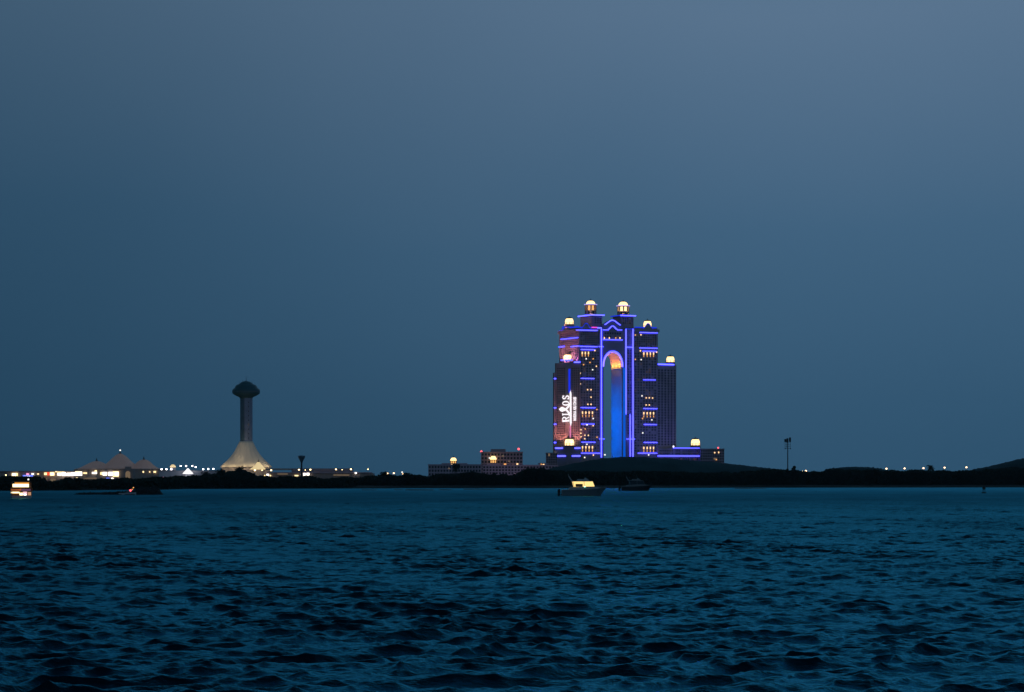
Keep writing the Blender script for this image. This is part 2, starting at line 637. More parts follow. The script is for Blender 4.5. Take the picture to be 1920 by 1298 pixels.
def woods():
    chunks = []
    px = -260.0
    while px < 2220:
        top = belt_top(px)
        for _ in range(1):
            d = float(shore_d(px)) + RNG.uniform(66, 190)
            zt = Z(top + abs(RNG.normal(0, 1.5)) + 0.4, d)
            if zt < 4.0:
                zt = 4.0
            rad = RNG.uniform(2.4, 5.0)
            hgt = max(2.0, min(zt - 2.3, RNG.uniform(4, 8)))
            n = 130
            u = RNG.normal(0, 1, (n, 3)); u /= np.linalg.norm(u, axis=1)[:, None]
            rr = RNG.uniform(0.55, 1.0, n)[:, None]
            c = u * rr * np.array([rad, rad, hgt / 2]) + np.array([X(px, d), d, zt - hgt / 2])
            c[:, 2] = np.maximum(c[:, 2], 1.8)
            chunks.append(leaf_quads(c, 0.62))
        # low scrub that closes the foot of the belt
        d = float(shore_d(px)) + (RNG.uniform(4, 70) if px < 660 else RNG.uniform(52, 80))
        n = 60
        zt = max(4.0, Z(top + 4, d))
        c = np.stack([RNG.normal(X(px, d), 1.6, n), RNG.normal(d, 3, n), RNG.uniform(0.5 if px < 660 else 1.6, zt, n)], axis=-1)
        chunks.append(leaf_quads(c, 0.8))
        px += 1.25
    # a lower dense thicket inside the belt
    for k in range(9000):
        px = RNG.uniform(-300, 2250)
        d = float(shore_d(px)) + RNG.uniform(60, 130)
        zt = max(4.0, Z(belt_top(px) + 3.0, d))
        n = 7
        c = np.stack([RNG.normal(X(px, d), 2.0, n), RNG.normal(d, 2, n), RNG.uniform(1.8, zt, n)], axis=-1)
        chunks.append(leaf_quads(c, 1.25))
    V = np.concatenate(chunks)
    o = quad_mesh('shore_woods', V, LEAF)
    tag(o, 'black belt of mangrove scrub and trees along the far shore', 'woods', kind='stuff')


woods()


def make_tree(h, wdt, seed):
    """broad tree, returns (trunk MB, leaf quads) with its foot at the origin"""
    rg = np.random.default_rng(seed)
    t = MB()
    t.tube((0, 0, 0), (0.1, 0, h * 0.45), 0.28, 0.2)
    lobes = []
    for k in range(9):
        a = rg.uniform(0, 6.28)
        r = rg.uniform(0.1, 0.62) * wdt / 2
        z = h * rg.uniform(0.45, 0.84)
        p = (r * math.cos(a), r * math.sin(a), z)
        t.tube((0.1, 0, h * 0.38), p, 0.14, 0.04, 5)
        lobes.append((p, wdt * rg.uniform(0.17, 0.27)))
    lobes.append(((0, 0, h * 0.85), wdt * 0.2))
    ch = []
    for p, r in lobes:
        n = 95
        u = RNG.normal(0, 1, (n, 3)); u /= np.linalg.norm(u, axis=1)[:, None]
        c = u * (r * RNG.uniform(0.5, 1.0, n)[:, None]) * np.array([1, 1, 0.8]) + np.array(p)
        c[:, 2] = np.minimum(c[:, 2], h)
        ch.append(leaf_quads(c, 0.5))
    return t, np.concatenate(ch)


def tree(px, top, wpx, label, seed, off=48):
    d = float(shore_d(px)) + off
    h = Z(top, d) - 1.7
    root = thing('shore_tree', label, 'tree', (X(px, d), d, 1.7), 0, 'separate trees on the far shore')
    t, q = make_tree(h, wpx / F * d, seed)
    t.build('trunk', BARK, root)
    quad_mesh('crown', q, LEAF, root)


def palm(px, top, label, seed, off=44, r=4.4):
    d = float(shore_d(px)) + off
    h = Z(top, d) - 1.7 - 0.8
    rg = random.Random(seed)
    root = thing('palm_tree', label, 'palm tree', (X(px, d), d, 1.7), 0, 'palms on the far shore')
    t = MB()
    prev = (0, 0, 0)
    for i in range(1, 7):
        p = (0.25 * math.sin(i * 0.5), 0, h * i / 6)
        t.tube(prev, p, 0.34 - 0.02 * i, 0.32 - 0.02 * i)
        prev = p
    t.build('trunk', BARK, root)
    qs = []
    for k in range(34):
        a = 2 * math.pi * k / 34 * 3 + rg.uniform(-.15, .15)
        up = rg.uniform(-0.5, 1.25)
        ln = r * rg.uniform(0.8, 1.1)
        pts = []
        for i in range(7):
            s = i / 6
            rr = ln * s * (0.95 - 0.15 * s)
            z = h + up * ln * s * 0.9 - 1.05 * ln * s * s * 0.8
            pts.append(Vector((prev[0] + rr * math.cos(a), rr * math.sin(a), z)))
        side = Vector((-math.sin(a), math.cos(a), 0))
        for i in range(6):
            w0 = 0.75 * (1 - abs(i / 6 - 0.35))
            w1 = 0.75 * (1 - abs((i + 1) / 6 - 0.35))
            dr = Vector((0, 0, -0.35))
            for sg in (1, -1):
                qs.append([pts[i], pts[i + 1], pts[i + 1] + side * sg * w1 + dr, pts[i] + side * sg * w0 + dr])
    quad_mesh('crown', np.array([[list(v) for v in q] for q in qs]), LEAF, root)


tree(451, 873.0, 34, 'tallest round dark tree in front of the white cone at the tower foot', 1)
tree(416, 879.5, 36, 'wide dark tree left of the tallest tree at the tower foot', 2)
tree(386, 885.0, 34, 'low dark tree under the white roof lamps, left of the tower', 3)
tree(472, 886, 18, 'small dark tree under the glowing yellow tent', 4)
tree(722, 883.5, 20, 'dark tree just left of the pair of lamps on the middle shore', 5)
tree(760, 886.0, 26, 'low spreading tree right of the pair of lamps on the middle shore', 6)
tree(886, 883.0, 26, 'rounded tree left of the building with the two red lights', 7)
tree(926, 884.5, 18, 'small tree below the lit cupola of the red lamp building', 8)
tree(990, 876.0, 30, 'dark tree right of the red lamp building, against pale walls', 9)
tree(1018, 874.5, 24, 'taller dark tree at the foot of the mound left of the hotel', 10)
tree(1489, 870.5, 17, 'round topped tree beside the tall floodlight mast', 11)
tree(1476.5, 875.5, 10, 'small round bush tree at the foot of the floodlight mast', 12)
tree(1556, 878.5, 28, 'broad low tree on the right shore beyond the twin lamps', 13)
tree(1640, 878.5, 24, 'broad tree left of the row of five street lamps', 14)
tree(1716, 880.0, 20, 'low tree between the second and third of the five street lamps', 15)
tree(126, 896, 24, 'low dark tree below the long white shopfront', 16)
tree(66, 893.0, 26, 'dark tree behind the lit party boat', 17)
palm(856, 871.5, 'palm beside the golden cupola on the middle shore', 3)
palm(1745, 873.5, 'palm standing alone among the right-hand street lamps', 4)

# ---------------------------------------------------------------- hotel
HD = 3300.0
TH = R(25)
HC, HS = math.cos(TH), math.sin(TH)
HX0 = X(1086, HD)


def hu(px, v=0.0):
    k = (px - 960) / F
    return (k * (HD + v * HC) - HX0 + v * HS) / (HC - k * HS)


def hv(px, u):
    k = (px - 960) / F
    return (HX0 + u * HC - k * (HD + u * HS)) / (HS + k * HC)


def hz(py, u=0.0, v=0.0):
    return CH + (HOR - py) / F * (HD + u * HS + v * HC)


hotel = thing('hotel', 'tall arched twin tower hotel outlined in blue light, with glowing cupolas', 'hotel', (HX0, HD, 0), TH)
ZB = 3.0
UL, UR = hu(1127), hu(1187)
UE = hu(1233)

# --- tower bodies
WB = MB()
zt = hz(620, 10)
WB.box(0, UL, 0, 52, ZB, zt)
WB.build('tower_block', STONE, hotel)
c = MB()
c.box(-1.4, UL - 1.0, -1.4, 53, zt - 1.6, zt + 1.6)          # cornice
c.box(0.4, UL - 1.5, 0.4, 51, zt + 1.6, zt + 3.2)
uc = hu(1098.5)
c.slab([(uc - 6.5, zt + 1.7), (uc + 6.5, zt + 1.7), (uc + 3.4, zt + 4.6), (uc + 1.6, zt + 8.0), (uc - 1.6, zt + 8.0), (uc - 3.4, zt + 4.6)], -0.9, 0.3)
c.build('cornice', STONE2, hotel)
m = MB().box(UR, UE, -0.6, 46, ZB, hz(620, 80))
m.build('tower_block', STONE, hotel)
ztr = hz(620, 80)
c = MB()
c.box(UR + 1.0, UE + 1.4, -2.0, 47, ztr - 1.6, ztr + 1.6)
c.box(UR + 1.5, UE - 0.4, -0.2, 45, ztr + 1.6, ztr + 3.2)
uc2 = hu(1214)
c.slab([(uc2 - 6.5, ztr + 1.7), (uc2 + 6.5, ztr + 1.7), (uc2 + 3.4, ztr + 4.6), (uc2 + 1.6, ztr + 7.5), (uc2 - 1.6, ztr + 7.5), (uc2 - 3.4, ztr + 4.6)], -1.5, -0.3)
c.build('cornice', STONE2, hotel)

# --- gate block with the arch
V0, V1 = 1.2, 28.0
ga0, ga1 = hu(1132, V0), hu(1166, V0)
gc = (ga0 + ga1) / 2
gr = (ga1 - ga0) / 2
zs = hz(688, gc, V0)
za = hz(661, gc, V0)
zg = hz(618, gc, V0)
arch = [(gc + gr * math.cos(t), zs + (za - zs) * math.sin(t) ** 0.9 if math.sin(t) > 0 else zs) for t in np.linspace(0, math.pi, 29)]
gb = MB()
# the two piers and the spandrels, butted along the arch
gb.box(UL, ga0, V0, V1, ZB, zs)
gb.box(ga1, UR, V0, V1, ZB, zs)
for i in range(len(arch) - 1):
    (xa, za_), (xb, zb_) = arch[i], arch[i + 1]
    # solid above this stretch of the arch up to the roof
    vs = [(xa, V0, za_), (xb, V0, zb_), (xb, V0, zg), (xa, V0, zg), (xa, V1, za_), (xb, V1, zb_), (xb, V1, zg), (xa, V1, zg)]
    gb.add(vs, [(0, 3, 2, 1), (4, 5, 6, 7), (0, 1, 5, 4), (3, 7, 6, 2)])
gb.box(UL, ga0, V0, V1, zs, zg)
gb.box(ga1, UR, V0, V1, zs, zg)
gb.build('gate', GATEW, hotel)
# ledge at the springing of the vault
MB().box(ga1 - 0.7, ga1 + 0.02, V0 + 0.4, V1 - 0.2, zs - 2.0, zs - 0.6).build('vault_ledge', STONE2, hotel)
# curved gable over the gate
gab = MB()
gx0, gx1 = hu(1131.5, V0), hu(1166.5, V0)
gw = gx1 - gx0
ztop, zlow = hz(601, gc, V0), hz(609.5, gc, V0)
prof = [(gx0, zg)] + [(gx0 + gw * s, zlow + (ztop - zlow) * (0.5 - 0.5 * math.cos(2 * math.pi * s)) ** 0.8) for s in np.linspace(0, 1, 21)] + [(gx1, zg)]
gab.slab(prof[::-1], V0 + 1, V0 + 8)
gab.build('gable', GATEW, hotel)
MB().box(hu(1128, V0), hu(1186, V0), V0 + 9, 27, zg, hz(610, gc, V0)).build('gate_attic', STONE, hotel)

# --- upper towers behind
def upper(px_corner, v0, du, dv, ytop, name):
    u0 = hu(px_corner, v0)
    zt_ = hz(ytop, u0, v0)
    MB().box(u0, u0 + du, v0, v0 + dv, zg - 10, zt_).build(name, STONE, hotel)
    MB().box(u0 - 1.8, u0 + du + 1.8, v0 - 1.8, v0 + dv + 1.8, zt_, zt_ + 1.4).build('cornice', STONE2, hotel)
    return u0, zt_ + 1.4


ua, zua = upper(1110, 10, 13, 30, 592, 'roof_tower')
ub, zub = upper(1164, 14, 16.5, 20, 593, 'roof_tower')


def cupola(u, v, z, r, h, cap=True, squash=0.62):
    """glowing domed lantern: eight piers, lit glass, dome, dark cap, finial"""
    root = MB()
    root.lathe([(r * 1.12, z), (r * 1.12, z + h * 0.06), (r * 1.02, z + h * 0.08)], u, v, 16)
    for k in range(8):
        a = 2 * math.pi * (k + 0.5) / 8
        cx, cy = u + r * 0.97 * math.cos(a), v + r * 0.97 * math.sin(a)
        root.box(cx - r * .05, cx + r * .05, cy - r * .05, cy + r * .05, z + h * .07, z + h * .34)
    root.lathe([(r * 0.98, z + h * .34), (r * 1.0, z + h * .345), (r * 1.0, z + h * .365), (r * .96, z + h * .37)], u, v, 16)
    o = root.build('cupola', STONE2, hotel)
    g = MB()
    g.lathe([(r * 0.93, z + h * .07), (r * 0.92, z + h * .34)], u, v, 16)
    g.build('lantern_glass', LANT_AND_DOME_GLOW, o)
    d = MB()
    pr = [(r * a, z + h * b) for a, b in ((.96, .37), (.95, .5), (.92, .64), (.86, .78), (.78, .9), (.66, .99))]
    d.lathe(pr, u, v, 20)
    d.build('dome', LANT_AND_DOME_GLOW, o, True)  # floodlit dome, its light put in as emission
    zt_, rt = pr[-1][1], pr[-1][0]
    k = MB()
    k.lathe([(rt * 1.15, zt_ - 0.15), (rt * 1.12, zt_ + h * .07), (rt * .8, zt_ + h * .14), (rt * .25, zt_ + h * .19), (0.15, zt_ + h * .26), (0.35, zt_ + h * .30), (0.05, zt_ + h * .42)], u, v, 12)
    k.build('cap', CAPM, o)
    return o


def cup_px(px, ybase, ytop, wpx, u=None, v=None):
    if v is None:
        v = hv(px, u)
    if u is None:
        u = hu(px, v)
    z0 = hz(ybase, u, v)
    h = (hz(ytop, u, v) - z0) / 1.02
    return cupola(u, v, z0, wpx * 0.606 / 2, h), u, v, z0


def plinth(u, v, r, z0, z1):
    MB().lathe([(r, z0), (r, z1)], u, v, 8).build('plinth', STONE2, hotel)


o, u_, v_, z_ = cup_px(1067.5, 609, 597, 16.5, v=30)
plinth(u_, v_, 6.0, zt + 1, z_ + 0.05)
o, u_, v_, z_ = cup_px(1214, 614.5, 602, 16, v=14)
plinth(u_, v_, 5.6, ztr + 1, z_ + 0.05)


# crown lanterns on the upper towers: drum with arcade, ring, dome
def crown(u, v, z, r, zring, ztop_, tone):
    drum = MB()
    n = 8
    zm = z + (zring - z) * 0.45
    drum.lathe([(r, z), (r, zm)], u, v, 16)
    for k in range(n):
        a = 2 * math.pi * (k + .5) / n
        cx, cy = u + r * .9 * math.cos(a), v + r * .9 * math.sin(a)
        drum.box(cx - .6, cx + .6, cy - .6, cy + .6, zm, zring - 0.6)
    drum.lathe([(r * 1.02, zring - .7), (r * 1.02, zring)], u, v, 16)
    o = drum.build('drum', STONE2, hotel)
    MB().lathe([(r * .72, zm + .05), (r * .72, zring - .7)], u, v, 16).build('lantern_glass', tone, o)
    # dark arched openings of the drum
    for k in range(n):
        a = 2 * math.pi * k / n
        q = MB()
        s = .9
        ca, sa = math.cos(a), math.sin(a)
        rr = r * 1.005
        for dz0, dz1 in ((0.2, 0.8),):
            z0_, z1_ = z + (zm - z) * dz0, z + (zm - z) * dz1
            q.add([(u + rr * ca - s * sa, v + rr * sa + s * ca, z0_), (u + rr * ca + s * sa, v + rr * sa - s * ca, z0_),
                   (u + rr * ca + s * sa, v + rr * sa - s * ca, z1_), (u + rr * ca, v + rr * sa, z1_ + 1.0), (u + rr * ca - s * sa, v + rr * sa + s * ca, z1_)],
                  [(4, 3, 2, 1, 0)])
        q.build('opening', GLASS, o)
    rg = MB()
    rg.lathe([(r * 1.16, zring), (r * 1.16, zring + .8)], u, v, 20)
    rg.build('ring_light', glow_ring, o)
    d = MB()
    h = ztop_ - zring - .8
    pr = [(r * .80 * math.cos(t), zring + .8 + h * 1.05 * math.sin(t)) for t in np.linspace(0, math.pi / 2 * .75, 7)]
    d.lathe(pr, u, v, 20)
    d.build('dome', LANT_AND_DOME_GLOW, o, True)
    rt, zt_ = pr[-1]
    MB().lathe([(rt * 1.05, zt_ - .1), (rt, zt_ + .5), (rt * .4, zt_ + 1.0), (.15, zt_ + 1.3), (.35, zt_ + 1.8), (.05, zt_ + 2.6)], u, v, 12).build('cap', CAPM, o)


glow_ring = glow('ring_light', (0.5, 0.4, 1.0), 1.0)
u_ = hu(1107.5, 22); crown(u_, 22, zua, 6.6, hz(572, u_, 22), hz(564, u_, 22), LANTD)
u_ = hu(1168.5, 24); crown(u_, 24, zub, 6.9, hz(574.5, u_, 24), hz(566, u_, 24), LANT_AND_DOME_GLOW)

# --- splayed wings
P1, P2 = (0.2, -1.2), None
kk = (1043.0 - 960) / F
# choose P2 on a line splayed back to the left
v2 = 17.0
P2 = (hu(1043, v2), v2)
P1 = (hu(1088, -1.2), -1.2)
zw = hz(681, 0, 5)
poly = [P1, (P1[0] + 0.6, 8), (P1[0] + 0.3, 44), (hu(1046, 42), 42), (hu(1040.5, 21.5), 21.5), P2]
MB().prism(poly, ZB, zw).build('wing', STONE, hotel)


def off_poly(pl, o_):
    cx = sum(p[0] for p in pl) / len(pl); cy = sum(p[1] for p in pl) / len(pl)
    return [(cx + (x - cx) * (1 + o_), cy + (y - cy) * (1 + o_)) for x, y in pl]


wdir = (Vector((P2[0], P2[1], 0)) - Vector((P1[0], P1[1], 0)))
wlen = wdir.length
wdir.normalize()
wn = Vector((wdir.y, -wdir.x, 0))          # outward normal
if wn.y > 0:
    wn = -wn


def wp(px, out_=0.0):
    """point on the splayed wing face seen at column px, pushed out"""
    # linear along the face
    a, b = 1088.0, 1043.0
    t = (a - px) / (a - b)
    p = Vector((P1[0], P1[1], 0)) + wdir * (wlen * t) + wn * out_
    return p


def wz(py):
    return hz(py, -8, 8)


def wbar(px0, px1, py0, py1, o0, o1, mb):
    a0, a1 = wp(px0, o0), wp(px1, o0)
    b0, b1 = wp(px0, o1), wp(px1, o1)
    z0, z1 = wz(py1), wz(py0)
    mb.prism([(b0.x, b0.y), (b1.x, b1.y), (a1.x, a1.y), (a0.x, a0.y)], z0, z1)
    return mb


PR1 = (hu(1232.5, 3), 3.0)
PR2 = (hu(1268, 9), 9.0)
zwr = hz(684.5, 110, 5)
MB().prism([PR1, PR2, (PR2[0] - 2, 45), (PR1[0], 45)], ZB, zwr).build('wing', STONE, hotel)
o, u_, v_, z_ = cup_px(1064.5, 675, 665, 17, v=24)
plinth(u_, v_, 6.2, zw - 0.5, z_ + 0.05)
o, u_, v_, z_ = cup_px(1257, 680, 668.5, 16, v=18)
plinth(u_, v_, 5.8, zwr - 0.5, z_ + 0.05)

# vertical shaft on the wing face, and the lower entrance bay with its cupola
m = MB()
wbar(1060.5, 1069.5, 686, 842, 0.0, 0.8, m)
m.build('wing_pilaster', STONE2, hotel)
m = MB()
wbar(1041.5, 1089.5, 838, 884, 0.02, 3.2, m)
m.build('wing_base', GATEW, hotel)
# round entrance cupola standing on the base
pc = wp(1067.5, 2.0)
cupola(pc.x, pc.y - 1.5, wz(836.5), 5.6, wz(823.5) - wz(836.5))

# podium to the right
zp = hz(841.5, 130, 0)
upd0, upd1 = hu(1234, -4), hu(1311, -4)
MB().box(upd0, upd1, -4, 30, ZB, zp).build('podium', STONE, hotel)
MB().box(hu(1262, -4) - 1, upd1 + .5, -4.8, 30.5, zp, zp + 1.2).build('podium_parapet', STONE2, hotel)
o, u_, v_, z_ = cup_px(1304, 836, 823.5, 17.5, v=4)
plinth(u_, v_, 6.2, zp + 1, z_ + .05)

# --- LED strips: each one a part
def strip(px0, px1, py, v=0.0, th=0.6, m_=None, out_=0.75):
    a, b = hu(px0, v), hu(px1, v)
    z = hz(py, (a + b) / 2, v)
    return MB().box(a, b, v - out_, v, z - th / 2, z + th / 2).build('light_strip', m_ or LED, hotel)


def vstrip(px, py0, py1, v=0.0, th=0.6, m_=None, out_=0.75):
    a = hu(px, v)
    return MB().box(a - th / 2, a + th / 2, v - out_, v, hz(py1, a, v), hz(py0, a, v)).build('light_strip', m_ or LED, hotel)


def sstrip(px0, px1, py, u=0.0, th=0.6, m_=None, out_=0.75):
    a, b = hv(px0, u), hv(px1, u)
    z = hz(py, u, (a + b) / 2)
    return MB().box(u - out_, u, min(a, b), max(a, b), z - th / 2, z + th / 2).build('light_strip', m_ or LED, hotel)


for a, b, y in [(1078, 1120, 619.5), (1086.6, 1120, 650), (1089, 1115, 655.8), (1089, 1114, 710), (1089, 1116, 764.8), (1090, 1114, 795.3), (1090, 1116, 829.5), (1089, 1126, 850)]:
    v = -1.4 if y < 621 else 0.0
    strip(max(a, 1086.5) if v == 0 else a + 2, b, y, v)
for a, b, y in [(1199, 1236, 624), (1199, 1235, 653), (1205, 1231, 659), (1206, 1229, 712.5), (1206, 1232, 766.5), (1207, 1231, 796.3), (1207, 1232, 830), (1196, 1235, 850)]:
    strip(a, min(b, 1232.6), y, -0.6)
for a, b, y in [(1052, 1084, 634.8), (1048, 1059, 650.2), (1071, 1086, 649.5), (1047, 1056, 621), (1074, 1085, 619.8)]:
    sstrip(a, b, y, 0.0)
# dim blue wash lines of the parapets and pediments
strip(1053.5, 1121, 614, 0.35, 1.0, DEEPB, 0.3)
sstrip(1054, 1085, 614.4, 0.4, 1.6, DEEPB, 0.3)
strip(1190, 1231, 614.4, -0.25, 1.4, DEEPB, 0.3)
for uc_, z0_, v_ in ((uc, zt, -0.95), (uc2, ztr, -1.55)):
    pts = [(uc_ - 6.5, z0_ + 1.9), (uc_ - 3.6, z0_ + 4.8), (uc_ - 1.6, z0_ + 8.0), (uc_ + 1.6, z0_ + 8.0), (uc_ + 3.6, z0_ + 4.8), (uc_ + 6.5, z0_ + 1.9)]
    q = MB()
    for (xa, za_), (xb, zb_) in zip(pts, pts[1:]):
        q.add([(xa, v_ - .3, za_ - .5), (xb, v_ - .3, zb_ - .5), (xb, v_ - .3, zb_ + .5), (xa, v_ - .3, za_ + .5),
               (xa, v_, za_ - .5), (xb, v_, zb_ - .5), (xb, v_, zb_ + .5), (xa, v_, za_ + .5)],
              [(0, 1, 2, 3), (7, 6, 5, 4), (3, 2, 6, 7), (0, 4, 5, 1)])
    q.build('light_strip', DEEPB, hotel)
strip(1109, 1119.5, 614, -1.45, 1.1, LEDM, 0.4)
strip(1120, 1128, 615, -1.45, 1.2, LED, 0.4)
# upper tower ledges
for u0, zz_, du, dv, v0 in ((ua, zua, 13, 30, 10), (ub, zub, 16.5, 20, 14)):
    MB().box(u0 - 1.9, u0 + du + 1.9, v0 - 2.4, v0 - 1.8, zz_ - 1.3, zz_ - .2).build('light_strip', LED, hotel)
    MB().box(u0 - 2.4, u0 - 1.9, v0 - 2.4, v0 + dv + 1.8, zz_ - 1.3, zz_ - .2).build('light_strip', LED if v0 == 10 else DEEPB, hotel)
# gate
vstrip(1127.4, 616.5, 858, 0.0, .8)
vstrip(1173.5, 617, 777, V0, 0.75)
vstrip(1186.6, 617, 858, -0.6, .8)
vstrip(1181.3, 777, 858, V0, .6)
strip(1122.5, 1131, 650.2, 0.0)
strip(1123.5, 1133, 823.2, -0.8)
strip(1173.5, 1187, 651.3, V0 - 0.8)
strip(1174.5, 1190, 823.5, V0 - 2.2)
strip(1130.5, 1141, 618.7, V0)
strip(1157, 1166, 618.9, V0)
strip(1130, 1167, 637.3, V0)
strip(1174, 1187, 617.2, V0, .9, DEEPB)


def arc_strip(cx, half, zlow_, ztop_, v, power=0.9, th=1.2, full=True, n=26, m_=None):
    q = MB()
    if full:
        pts = [(cx + half * math.cos(t), zlow_ + (ztop_ - zlow_) * math.sin(t) ** power) for t in np.linspace(0.0001, math.pi - .0001, n)]
    else:
        pts = [(cx + half * s, zlow_ + (ztop_ - zlow_) * (0.5 + 0.5 * math.cos(math.pi * s)) ** 0.8) for s in np.linspace(-1, 1, n)]
    for (xa, za_), (xb, zb_) in zip(pts, pts[1:]):
        d = Vector((xb - xa, zb_ - za_)).normalized()
        nx, nz = -d.y * th / 2, d.x * th / 2
        q.add([(xa - nx, v - .7, za_ - nz), (xb - nx, v - .7, zb_ - nz), (xb + nx, v - .7, zb_ + nz), (xa + nx, v - .7, za_ + nz),
               (xa - nx, v, za_ - nz), (xb - nx, v, zb_ - nz), (xb + nx, v, zb_ + nz), (xa + nx, v, za_ + nz)],
              [(0, 1, 2, 3), (3, 2, 6, 7), (0, 4, 5, 1), (7, 6, 5, 4)])
    return q.build('arch_light', m_ or LED, hotel)


arc_strip(gc, gr + 1.1, zs, za + 1.5, V0, 0.9, .75)
arc_strip(gc, gr + 0.1, zs, za + 0.1, V0, 0.9, .7, m_=glow('violet_led', (.30, .17, 1.0), 2.0))
arc_strip(gc, gw / 2 * 0.86, hz(609, gc, V0), hz(600.6, gc, V0), V0 + 1, th=.75, full=False)
arc_strip(gc + .2, gw / 2 * 0.5, hz(618, gc, V0), hz(611.5, gc, V0), V0 + 1, th=.75, full=False)
# wing strips
for a, b, y, o_ in [(1052, 1073, 675.5, 0.4), (1076.5, 1088, 679.5, 0.4), (1042.6, 1056.5, 840.5, 3.6), (1079, 1089.5, 840.5, 3.6), (1041, 1062, 855.3, 3.6), (1074, 1089.5, 855.3, 3.6)]:
    q = MB(); wbar(a, b, y - 1.0, y + 1.0, o_ - .39 if o_ < 1 else 3.22, o_ + .3, q); q.build('light_strip', LED, hotel)
for y in (710, 764.8, 795.5, 830):
    p = wp(1043, 0)
    MB().box(p.x - 2.5, p.x - .1, p.y + 0.3, p.y + 0.9, wz(y) - .5, wz(y) + .5).build('light_strip', LED, hotel)
p = wp(1043, 0)
MB().box(p.x - 2.3, p.x + .3, p.y + 1, p.y + 4, ZB, wz(699)).build('corner_bay', STONE, hotel)
q = MB(); wbar(1066.2, 1068.4, 692, 737, 0.82, 1.4, q); q.build('light_strip', DEEPB, hotel)
q = MB(); wbar(1068.5, 1070.0, 692, 737, 0.82, 1.3, q); q.build('light_strip', DEEPB, hotel)
ledp = glow('pink_tube', (0.9, 0.25, 0.5), 0.9)
q = MB(); wbar(1068.6, 1070.8, 798, 822, 0.82, 1.4, q); q.build('light_strip', ledp, hotel)
# right wing and podium
q = MB()
q.prism([(PR1[0], PR1[1] - .7), (hu(1264, 8) , 7.6), (hu(1264, 8), 8.3), (PR1[0], PR1[1] - .02)], hz(684.5, 110, 5), hz(682.3, 110, 5))
q.build('light_strip', LED, hotel)
strip(1262, 1311, 840.3, -4.82)
strip(1233, 1311.5, 855.2, -4.02, .85)
vstrip(1262.5, 836, 839, -4.82, 1.4, LEDW)
# white lamp at the left foot
q = MB(); wbar(1040.5, 1043.5, 849, 853.5, 3.25, 4.2, q); q.build('foot_lamp', LITWH, hotel)

# --- windows: the dark grids (one mesh per face) and every lit window on its own
def wgrid(px0, px1, py0, py1, ncol, nrow, v, wf=0.55, hf=0.58, skip=()):
    q, q2 = MB(), MB()
    a, b = hu(px0, v), hu(px1, v)
    z0, z1 = hz(py1, (a + b) / 2, v), hz(py0, (a + b) / 2, v)
    du, dz = (b - a) / ncol, (z1 - z0) / nrow
    for i in range(ncol):
        for j in range(nrow):
            cu, cz = a + du * (i + .5), z0 + dz * (j + .5)
            r_ = random.random()
            if r_ < .10:
                continue
            (q2 if r_ < .20 else q).box(cu - du * wf / 2, cu + du * wf / 2, v - .12, v - .02, cz - dz * hf / 2, cz + dz * hf / 2)
    for m_, mt_, nm_ in ((q, GLASS, 'window'), (q2, DIMW, 'dim_window')):
        if m_.v:
            o_ = m_.build(nm_, mt_, hotel)
            o_['kind'] = 'stuff'


DIMW = glow('dim_window_glass', (1.0, 0.55, 0.36), 0.055)
wgrid(1088, 1124, 622, 648, 9, 7, 0)
wgrid(1088, 1124, 659, 848, 7, 38, 0, .5, .55)
wgrid(1189, 1231, 627, 651, 10, 6, -0.6)
wgrid(1189, 1231, 661, 848, 8, 38, -0.6, .5, .55)
wgrid(1133, 1165, 622, 635, 7, 2, V0)
wgrid(1114, 1128, 595, 607, 3, 3, 10)
wgrid(1167, 1187, 596, 608, 5, 3, 14)
wgrid(1175.5, 1185, 655, 815, 2, 32, V0, .45, .5)
wgrid(1236, 1309, 843, 853, 22, 2, -4)
wgrid(1236, 1309, 858, 864, 22, 1, -4)
# right wing, splayed face
q = MB()
dv_ = Vector((PR2[0] - PR1[0], PR2[1] - PR1[1], 0)); lr = dv_.length; dv_.normalize(); nr_ = Vector((dv_.y, -dv_.x, 0))
for i in range(6):
    for j in range(29):
        c0 = Vector((PR1[0], PR1[1], 0)) + dv_ * (lr * (i + .5) / 6)
        cz = hz(836, 110, 5) + (hz(692, 110, 5) - hz(836, 110, 5)) * (j + .5) / 29
        a_ = c0 - dv_ * 1.1 + nr_ * .02; b_2 = c0 + dv_ * 1.1 + nr_ * .02
        a2 = a_ + nr_ * .12; b2 = b_2 + nr_ * .12
        q.prism([(a2.x, a2.y), (b2.x, b2.y), (b_2.x, b_2.y), (a_.x, a_.y)], cz - .9, cz + .9)
o_ = q.build('window', GLASS, hotel); o_['kind'] = 'stuff'
# left face of the left tower and the wing face
q = MB()
for i in range(9):
    for j in range(14):
        cv = 3 + 46 * (i + .5) / 9
        cz = hz(676, 0, 25) + (hz(624, 0, 25) - hz(676, 0, 25)) * (j + .5) / 14
        q.box(-.12, -.02, cv - 1.0, cv + 1.0, cz - .6, cz + .6)
o_ = q.build('window', GLASS, hotel); o_['kind'] = 'stuff'
q = MB()
for px in [1046, 1050, 1054, 1058, 1073, 1077, 1081, 1085]:
    for j in range(34):
        y = 690 + j * 4.35
        wbar(px - .9, px + .9, y, y + 2.2, 0.02, .14, q)
o_ = q.build('window', GLASS, hotel); o_['kind'] = 'stuff'


def lit(px, py, v, m_, wpx=1.9, hpx=2.2, out_=.5):
    a = hu(px, v)
    z = hz(py, a, v)
    w_, h_ = wpx * .606 / 2 / HC, hpx * .606 / 2
    MB().box(a - w_, a + w_, v - out_, v - .13, z - h_, z + h_).build('lit_window', m_, hotel)


